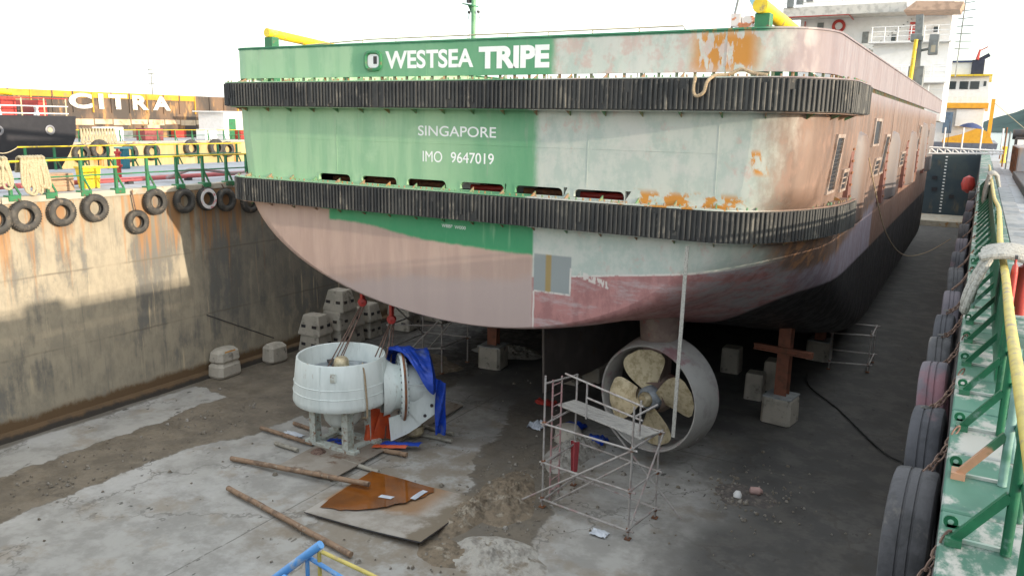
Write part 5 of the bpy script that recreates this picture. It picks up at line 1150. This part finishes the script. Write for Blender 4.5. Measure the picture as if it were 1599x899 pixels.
# tyres on the far dock wall
for k, (y, z, r_, lb) in enumerate([(41.2, 6.15, .75, 'tyre by the black ship on the far dock wall'), (42.9, 6.45, .85, 'large tyre right of the black ship on the far wall'), (45.7, 6.1, .8, 'tyre above the hydrant on the far wall'), (48.0, 6.15, .75, 'tyre with rust behind it in the middle of the far wall'), (52.3, 6.4, .8, 'tyre right of the middle on the far wall'), (55.2, 6.4, .85, 'left one of two close tyres on the far wall'), (56.6, 6.2, .75, 'right one of two close tyres on the far wall'), (60.3, 6.4, .7, 'tyre next to the ship\'s stern on the far wall')]):
    tyre('tyre', lb, (-65.75, y, z), (1, 0, .05), r_, TYRE, 'tyres on the far dock wall', [(-.1, 0, r_ * .8), (-.15, .6, 7.0 - z)])
# black-hulled ship in the next dock
t = thing('black_ship', 'black-hulled ship with red deck gear in the neighbouring dock', 'ship', (-42, 20, 2))
prof = [(-25, 9.32), (24.95, 9.34), (24.85, 8.3), (24.45, 7.5), (23.9, 6.7), (23.0, 5.6), (21, 4), (-25, 4)]
MB().prism(prof, 'x', -52, -40).build('hull', BLACKH, t)
for y, z in ((23.55, 8.66), (21.1, 8.63)): MB().lathe([(.17, -.03), (.24, .02), (.17, .05), (.12, .0)], (-39.98, y, z), (1, 0, 0), 20, True).build('hawse_ring', simple('ring_grey', (.25, .25, .27), .5), t)
MB().lathe([(.01, .03), (.13, .028)], (-39.99, 23.55, 8.66), (1, 0, 0), 16).build('hawse_plug', simple('ring_tan', (.5, .45, .32), .5), t)
for k in range(7): MB().cyl((-40.2, 18.0 + k * 1.1, 9.33), (-40.2, 18.0 + k * 1.1, 10.18), .035, n=6).build('rail_post', simple('cream_rail', (.7, .55, .35), .5), t)
for z, mt_ in ((10.18, RED), (9.8, WHITE), (9.45, WHITE)): MB().cyl((-40.2, 15, z), (-40.2, 24.7, z), .03, n=6).build('rail_bar', mt_, t)
for y0, y1, z1 in ((15, 20.6, 10.1), (21.9, 22.6, 10.15), (23.7, 24.1, 10.1)): MB().box(-43, -41, y0, y1, 9.345, z1).build('deck_house', RED, t)
for k in range(8):
    y = 20.0 + k * .62; MB().lathe([(.01, 9.34), (.2, 9.35), (.12, 9.6), (.18, 9.8), (.01, 9.85)], (-41.2 - .3 * (k % 3), y, 0), (0, 0, 1), 12).build('winch', DARK if k % 3 else WHITE, t)
MB().cyl((-43, 17, 10.62), (-43, 22.2, 10.62), .28, n=18).build('red_tank', RED, t)
MB().cyl((-43, 22.2, 10.6), (-43, 22.9, 10.6), .2, n=12).box(-43.2, -42.8, 21.0, 21.5, 10.2, 10.85).build('tank_gear', simple('brown_gear', (.3, .2, .12), .6), t)
MB().cyl((-43, 22.9, 10.5), (-43, 23.5, 10.45), .14, n=10).build('yellow_fitting', YEL, t)
MB().cyl((-43.4, 22.0, 10.5), (-43.4, 22.0, 12.8), .025, n=6).build('flagstaff', GREYP, t)
MB().add([(-43.4, 22.02, 11.9), (-43.4, 22.3, 11.1), (-43.38, 22.06, 11.05), (-43.42, 22.02, 11.9), (-43.42, 22.3, 11.1)], [(0, 1, 2), (3, 2, 4)]).build('flag', RED, t)
# rusty barge with CITRA lettering
BRG = simple('rusty_barge_side', (.085, .07, .06), .85, 0, (.20, .13, .085), sc=.6, st=(1, 1, .4), dirt=((.42, .24, .10), .9, (1, 1, .3)))
BRGY = simple('barge_yellow', (.62, .33, .03), .6, 0, (.52, .26, .03), sc=.8, dirt=((.35, .22, .10), 1.2))
BRGC = simple('barge_cream', (.62, .50, .34), .7, 0, (.45, .32, .2), sc=.7, st=(1, 1, .3), dirt=((.35, .2, .1), 1.2))
t = thing('barge', 'long rusty barge with orange top edge and large white CITRA letters', 'barge', (-80, 55, 7))
MB().box(-92, -78, 20, 120, 7.06, 11.62).build('hull', BRG, t)
for k in range(34):
    y = 32 + k * 2.05
    MB().box(-77.99, -77.86, y, y + .12, 9.6, 11.6).build('side_frame', BRG if k % 3 else BRGY, t)
    if k != 15 and k != 16: MB().box(-77.995, -77.93, y + .125, y + 2.045, 11.02, 11.60).build('top_panel', BRGY, t)
    MB().box(-77.995, -77.92, y + .125, y + 2.045, 8.35 + .1 * (k % 2), 8.95).build('cream_panel', BRGC, t)
for k in range(12): MB().box(-77.5, -76.9, 36 + k * 3.3, 37.5 + k * 3.3, 7.06, 7.9 + .5 * (k % 3 == 0)).build('deck_box', (WHITE, GREYP, BRGC, RED)[k % 4], t)
CITW = simple('barge_letter_white', (.78, .76, .70), .7, 0, (.60, .52, .42), sc=1.5, dirt=((.40, .28, .18), 2))
z0, z1 = 9.95, 11.45
for ch, ya, yb_ in (('C', 48.0, 50.4), ('I', 51.1, 51.65), ('T', 52.2, 54.3), ('R', 54.9, 56.8), ('A', 57.3, 59.5)):
    text('barge_letter', ch, ya, yb_, z0, z1, -77.845, CITW, t, .045, '+x', .015)
t = thing('deck_house', 'white hut with green doorway beside the barge next to the ship\'s stern', 'hut', (-70, 61, 7.05))
MB().box(-74, -70, 60.0, 64, 7.053, 9.85).build('hut_wall', WHITE, t); MB().box(-69.99, -69.93, 60.6, 61.5, 7.06, 9.2).build('door', GREEN, t); MB().box(-74.2, -69.8, 59.4, 64.2, 9.853, 9.98).build('roof', WHITE, t)
one('container', MB().box(-70.5, -69.0, 61.3, 66, 7.053, 8.05, .04), RED, 'red box on the far quay beside the white hut', 'container')
one('container', MB().box(-70.2, -68.8, 49.6, 51.6, 7.053, 8.2, .04), simple('maroon', (.28, .07, .07), .6), 'maroon box in the middle of the far quay', 'container')
one('container', MB().box(-70.2, -68.8, 45.2, 47.4, 7.053, 8.3, .04), WHITE, 'white box on the far quay left of the maroon one', 'container')
one('container', MB().box(-70.2, -68.8, 56.5, 58.0, 7.053, 8.1, .04), WHITE, 'white box on the far quay near the two close tyres', 'container')
t = thing('light_mast', 'thin lattice light mast behind the barge', 'mast', (-100, 73.7, 7))
MB().cyl((-100, 73.7, 7.05), (-100, 73.7, 15.2), .12, .07, n=8).build('mast_pole', GREYP, t)
for z in (13.6, 14.9, 15.4): MB().box(-100.1, -99.9, 73.3, 74.1, z, z + .14).build('lamp_bar', GREYP, t)
# ------------------------------------------------------------------ right quay and far end
SLAB = simple('walkway_slab', (.36, .36, .37), .8, 0, (.28, .28, .29), sc=2, bump=.3, dirt=((.2, .19, .18), 1.5))
sw = thing('walkway', 'grey slab walkway on the quay behind the right railing', 'walkway', (1.0, 20, 7.0))
for k in range(70):
    y = 6 + k * 1.0
    MB().box(.8, 1.25 + random.uniform(-.01, .01), y + .01, y + .985, 7.003, 7.06 + random.uniform(-.006, .006), .01).build('slab', SLAB, sw)
t = thing('steel_tank', 'rust-streaked blue-grey steel tank on the right quay', 'tank', (2.2, 60, 7))
MB().box(1.75, 3.2, 52, 62, 7.003, 8.6, .05).build('tank_body', simple('bluegrey_rust', (.28, .30, .33), .7, 0, (.38, .26, .18), sc=.9, st=(1, 1, .3)), t)
for k in range(5): MB().box(1.69, 1.748, 52.5 + k * 2.2, 52.7 + k * 2.2, 7.01, 8.55).build('stiffener', RUST, t)
one('dark_barrier', MB().box(1.6, 3.6, 33, 51.5, 7.003, 7.35, .03), DARK, 'low dark steel barrier lying along the right quay', 'barrier')
one('bollard', MB().lathe([(.01, 8.3), (.2, 8.25), (.16, 8.1), (.14, 7.3), (.22, 7.01)], (1.55, 74, 0), (0, 0, 1), 16), YEL, 'yellow bollard on the right quay near the white bridge', 'bollard')
t = thing('winch_machine', 'dark winch machine behind the yellow bollard', 'winch', (2.6, 76, 7))
MB().box(2.2, 3.4, 75, 77, 7.003, 9.0, .05).build('winch_frame', DARK, t); MB().cyl((2.0, 76, 9.2), (3.6, 76, 9.2), .4, n=16).build('drum', DARK, t); MB().box(2.35, 2.8, 74.9, 74.99, 7.2, 8.8).build('panel', WHITE, t)
for k, (x, y) in enumerate(((1.5, 62.5), (1.35, 66), (2.9, 70), (1.45, 84), (2.1, 88))): one('pipe_post', MB().cyl((x, y, 7.0), (x, y, 9.4 + .3 * (k % 2)), .05, n=8), RUST if k % 2 else GREYP, '%s thin pipe post standing on the right quay beyond the tank' % ('nearest', 'second', 'third', 'fourth', 'farthest')[k], 'post', 'posts on the right quay')
for k in range(6): one('debris_box', MB().box(1.6 + .35 * (k % 3), 2.1 + .35 * (k % 3), 20 + k * 2.1, 20.9 + k * 2.1 , 7.003, 7.15 + .1 * (k % 3), .03), (SLAB, DARK, RUST, WHITE)[k % 4], ['grey slab piece', 'dark scrap block', 'rusty scrap block', 'white scrap block', 'second grey slab piece', 'second dark scrap block'][k] + ' on the right quay beside the walkway', 'scrap', 'scrap on the right quay')
# lattice gangway across the dock
t = thing('lattice_gangway', 'white lattice gangway spanning from the ship to the right quay', 'gangway', (-1, 55, 8))
for y in (54.7, 55.3):
    MB().cyl((-2.75, y, 8.42), (1.1, y, 8.32), .05, n=8).build('top_chord', WHITE, t); MB().cyl((-2.75, y, 8.05), (1.1, y, 8.18), .05, n=8).build('bottom_chord', WHITE, t)
    for k in range(9):
        xa, xb = -2.7 + k * .41, -2.7 + (k + 1) * .41
        MB().cyl((xa, y, 8.40), (xb, y, 8.08), .03, n=6).build('diagonal', WHITE, t); MB().cyl((xa, y, 8.40), (xa, y, 8.06), .025, n=6).build('upright', WHITE, t)
for x in (-2.0, -1.05, -.1, .95): MB().cyl((x, 54.7, 8.4), (x, 54.7, 9.6), .045, n=8).build('hand_post', WHITE, t)
t = thing('umbrella', 'dark blue umbrella open above the white gangway', 'umbrella', (-1.85, 56.5, 8.4))
MB().lathe([(.01, 9.98), (.25, 9.93), (.5, 9.82), (.66, 9.68), (.64, 9.67), (.01, 9.9)], (-1.85, 56.5, 0), (.12, 0, 1), 16).build('canopy', UMB, t); MB().cyl((-1.85, 56.5, 8.2), (-1.85, 56.5, 9.95), .02, n=6).build('shaft', DARK, t)
# dock gate at the far end
t = thing('dock_gate', 'dark blue steel gate with white draught marks closing the far dock end', 'gate', (-12, 98, 0))
MB().box(-23.9, 0, 97.6, 99, -.3, 7.2).build('gate_plate', NAVY, t)
for k in range(18): MB().box(-3.2 - .0, -3.0, 97.55, 97.598, .8 + k * .34, .92 + k * .34).build('draught_mark', WHITE, t)
for x, z in ((-4.0, 4.4), (-3.9, 3.2), (-2.2, 2.5)): MB().box(x - .25, x + .25, 97.5, 97.598, z - .18, z + .18).build('gate_lug', BLACKH, t)
one('sill', MB().box(-23.8, -.1, 90.5, 97.4, -.1, .55, .05), COPE, 'pale concrete sill at the foot of the far dock gate', 'sill')
one('red_buoy', MB().lathe([(.01, -.9), (.5, -.6), (.65, 0), (.5, .6), (.01, .9)], (-.75, 92, 4.2), (0, .2, 1), 18), RED, 'red buoy hanging by the right wall near the far gate', 'buoy')
# white and yellow vessel beyond the gate
t = thing('work_vessel', 'white and yellow work vessel with wheelhouse moored beyond the far gate', 'ship', (-3, 118, 4))
MB().prism([(-8, 3.4), (1.2, 3.4), (1.6, 7.9), (-8.4, 7.9)], 'y', 114, 150).build('hull', simple('vessel_hull', (.15, .16, .2), .5), t)
MB().box(-6.5, -.25, 118, 135, 7.91, 12.1).build('lower_house', WHITE, t)
MB().box(-6.8, .1, 117, 136, 12.103, 12.75).build('yellow_band', ORYEL, t)
wh = MB().prism([(-6.5, 12.76), (0, 12.76), (-.25, 16.0), (-6.3, 16.0)], 'y', 118, 132).build('wheelhouse', WHITE, t)
for x0, x1 in ((-4.9, -3.75), (-3.35, -2.4), (-2.2, -1.2), (-.75, -.45)): MB().box(x0, x1, 117.94, 117.995, 14.45 if x1 - x0 > .5 else 14.8, 15.4).build('window', GLASS, wh)
MB().box(-4.9, 0.1, 117.2, 133, 16.003, 16.2).build('wheelhouse_roof', YEL, wh)
MB().box(-6, -1.2, 118.5, 130, 16.203, 17.7).build('upper_house', WHITE, t)
MB().box(-5, -1.6, 118.3, 118.48, 17.703, 17.95).build('roof_rail', simple('navy_rail', (.04, .06, .14), .5), t)
MB().box(-2.3, -.9, 118, 120, 16.21, 18.0, .05).obox((-2.0, 118.5, 17.7), (-.5, 118.5, 18.6), .5, .45).build('funnel', simple('black_funnel', (.03, .035, .06), .5), t)
MB().cyl((-1.8, 118, 18), (-1.6, 118, 19.2), .2, .1, n=8).cyl((-1.7, 118, 19.0), (-.8, 118, 19.5), .07, n=6).build('red_derrick', RED, t)
for k in range(8): MB().cyl((-4.5 + k * .55, 117.2, 12.75), (-4.5 + k * .55, 117.2, 13.5), .03, n=5).build('rail_post', WHITE, t)
MB().cyl((-4.6, 117.2, 13.5), (0, 117.2, 13.5), .04, n=5).build('rail_bar', WHITE, t)
MB().prism([(-4.4, 7.9), (1.1, 7.9), (.5, 9.2), (-.6, 9.75), (-2.5, 8.9), (-4.3, 8.4)], 'y', 114.2, 117).build('yellow_cover', ORYEL, t)
MB().box(-3.3, -.4, 117.3, 117.9, 9.9, 12.0).build('white_front', WHITE, t)
MB().box(.35, .75, 116, 116.5, 7.9, 13.2).build('yellow_mast', ORYEL, t)
MB().box(-4.6, -3.6, 116.3, 117.2, 9.0, 11.6).build('blue_locker', simple('locker', (.12, .18, .26), .5), t)
MB().cyl((.6, 116.2, 12.8), (6.0, 110, 8), .035, n=6).build('stay_rope', ROPE, t)
# blue and yellow stair frame just below the viewer
t = thing('stair_frame', 'blue pipe stair frame with yellow handrail at the bottom picture edge', 'stair', (-4.4, 4.2, 5.5))
MB().cyl((-4.07, 4.2, 6.27), (-4.75, 4.0, 5.65), .034, n=12).build('blue_pipe', BLUEP, t)
MB().cyl((-4.33, 4.05, 5.98), (-3.2, 3.85, 5.98), .030, n=12).build('blue_pipe', BLUEP, t)
MB().cyl((-4.2, 4.2, 6.12), (-3.3, 4.15, 5.99), .019, n=10).build('blue_pipe', BLUEP, t)
MB().cyl((-4.21, 4.19, 6.12), (-4.21, 4.19, 5.2), .017, n=10).build('blue_post', BLUEP, t)
MB().cyl((-4.06, 4.2, 6.21), (-3.2, 4.2, 6.14), .017, n=10).build('yellow_rail', YELW, t)
MB().cyl((-4.09, 4.2, 6.2), (-4.09, 4.2, 5.0), .016, n=10).build('yellow_post', YELW, t)
MB().cyl((-4.75, 4.0, 5.66), (-4.75, 4.0, .0), .034, n=12).build('blue_post', BLUEP, t)
MB().cyl((-3.25, 4.2, 6.16), (-3.25, 4.2, .0), .03, n=12).build('blue_post', BLUEP, t)
for k in range(8): MB().box(-4.74, -3.26, 3.95, 4.25, 5.4 - k * .65, 5.44 - k * .65).build('stair_tread', BLUEP, t)

# ------------------------------------------------------------------ clods, chips and grit strewn over the floor
rnd = random.Random(11); m = MB()
def clod(x, y, r):
    vs = []
    for k in range(5):
        a = k * 1.2566 + rnd.random(); vs.append((x + math.cos(a) * r * rnd.uniform(.7, 1.2), y + math.sin(a) * r * rnd.uniform(.7, 1.2), -.01))
    vs += [(x + (v[0] - x) * .6, y + (v[1] - y) * .6, r * rnd.uniform(.35, .8)) for v in vs]
    m.add(vs, [(i, (i + 1) % 5, 5 + (i + 1) % 5, 5 + i) for i in range(5)] + [(9, 8, 7, 6, 5)])
for _ in range(900):
    q = rnd.random()
    if q < .45: x, y = rnd.gauss(-9.4, .9), rnd.gauss(16.4, 2.0)
    elif q < .65: x, y = rnd.gauss(-4.3, .7), rnd.gauss(20.2, .8)
    elif q < .8: x, y = rnd.uniform(-21.4, -19.2), rnd.uniform(9, 18)
    else: x, y = rnd.uniform(-23, -1), rnd.uniform(9, 26)
    if -13.6 < x < -9.8 and 13 < y < 16.1: continue
    clod(x, y, rnd.uniform(.012, .045) if rnd.random() < .92 else rnd.uniform(.05, .09))
o = m.build('rubble', simple('rubble_bits', (.19, .165, .13), .95, 0, (.32, .30, .27), sc=6)); o['kind'] = 'stuff'; o['label'] = 'small clods and chips of grit strewn over the dock floor'
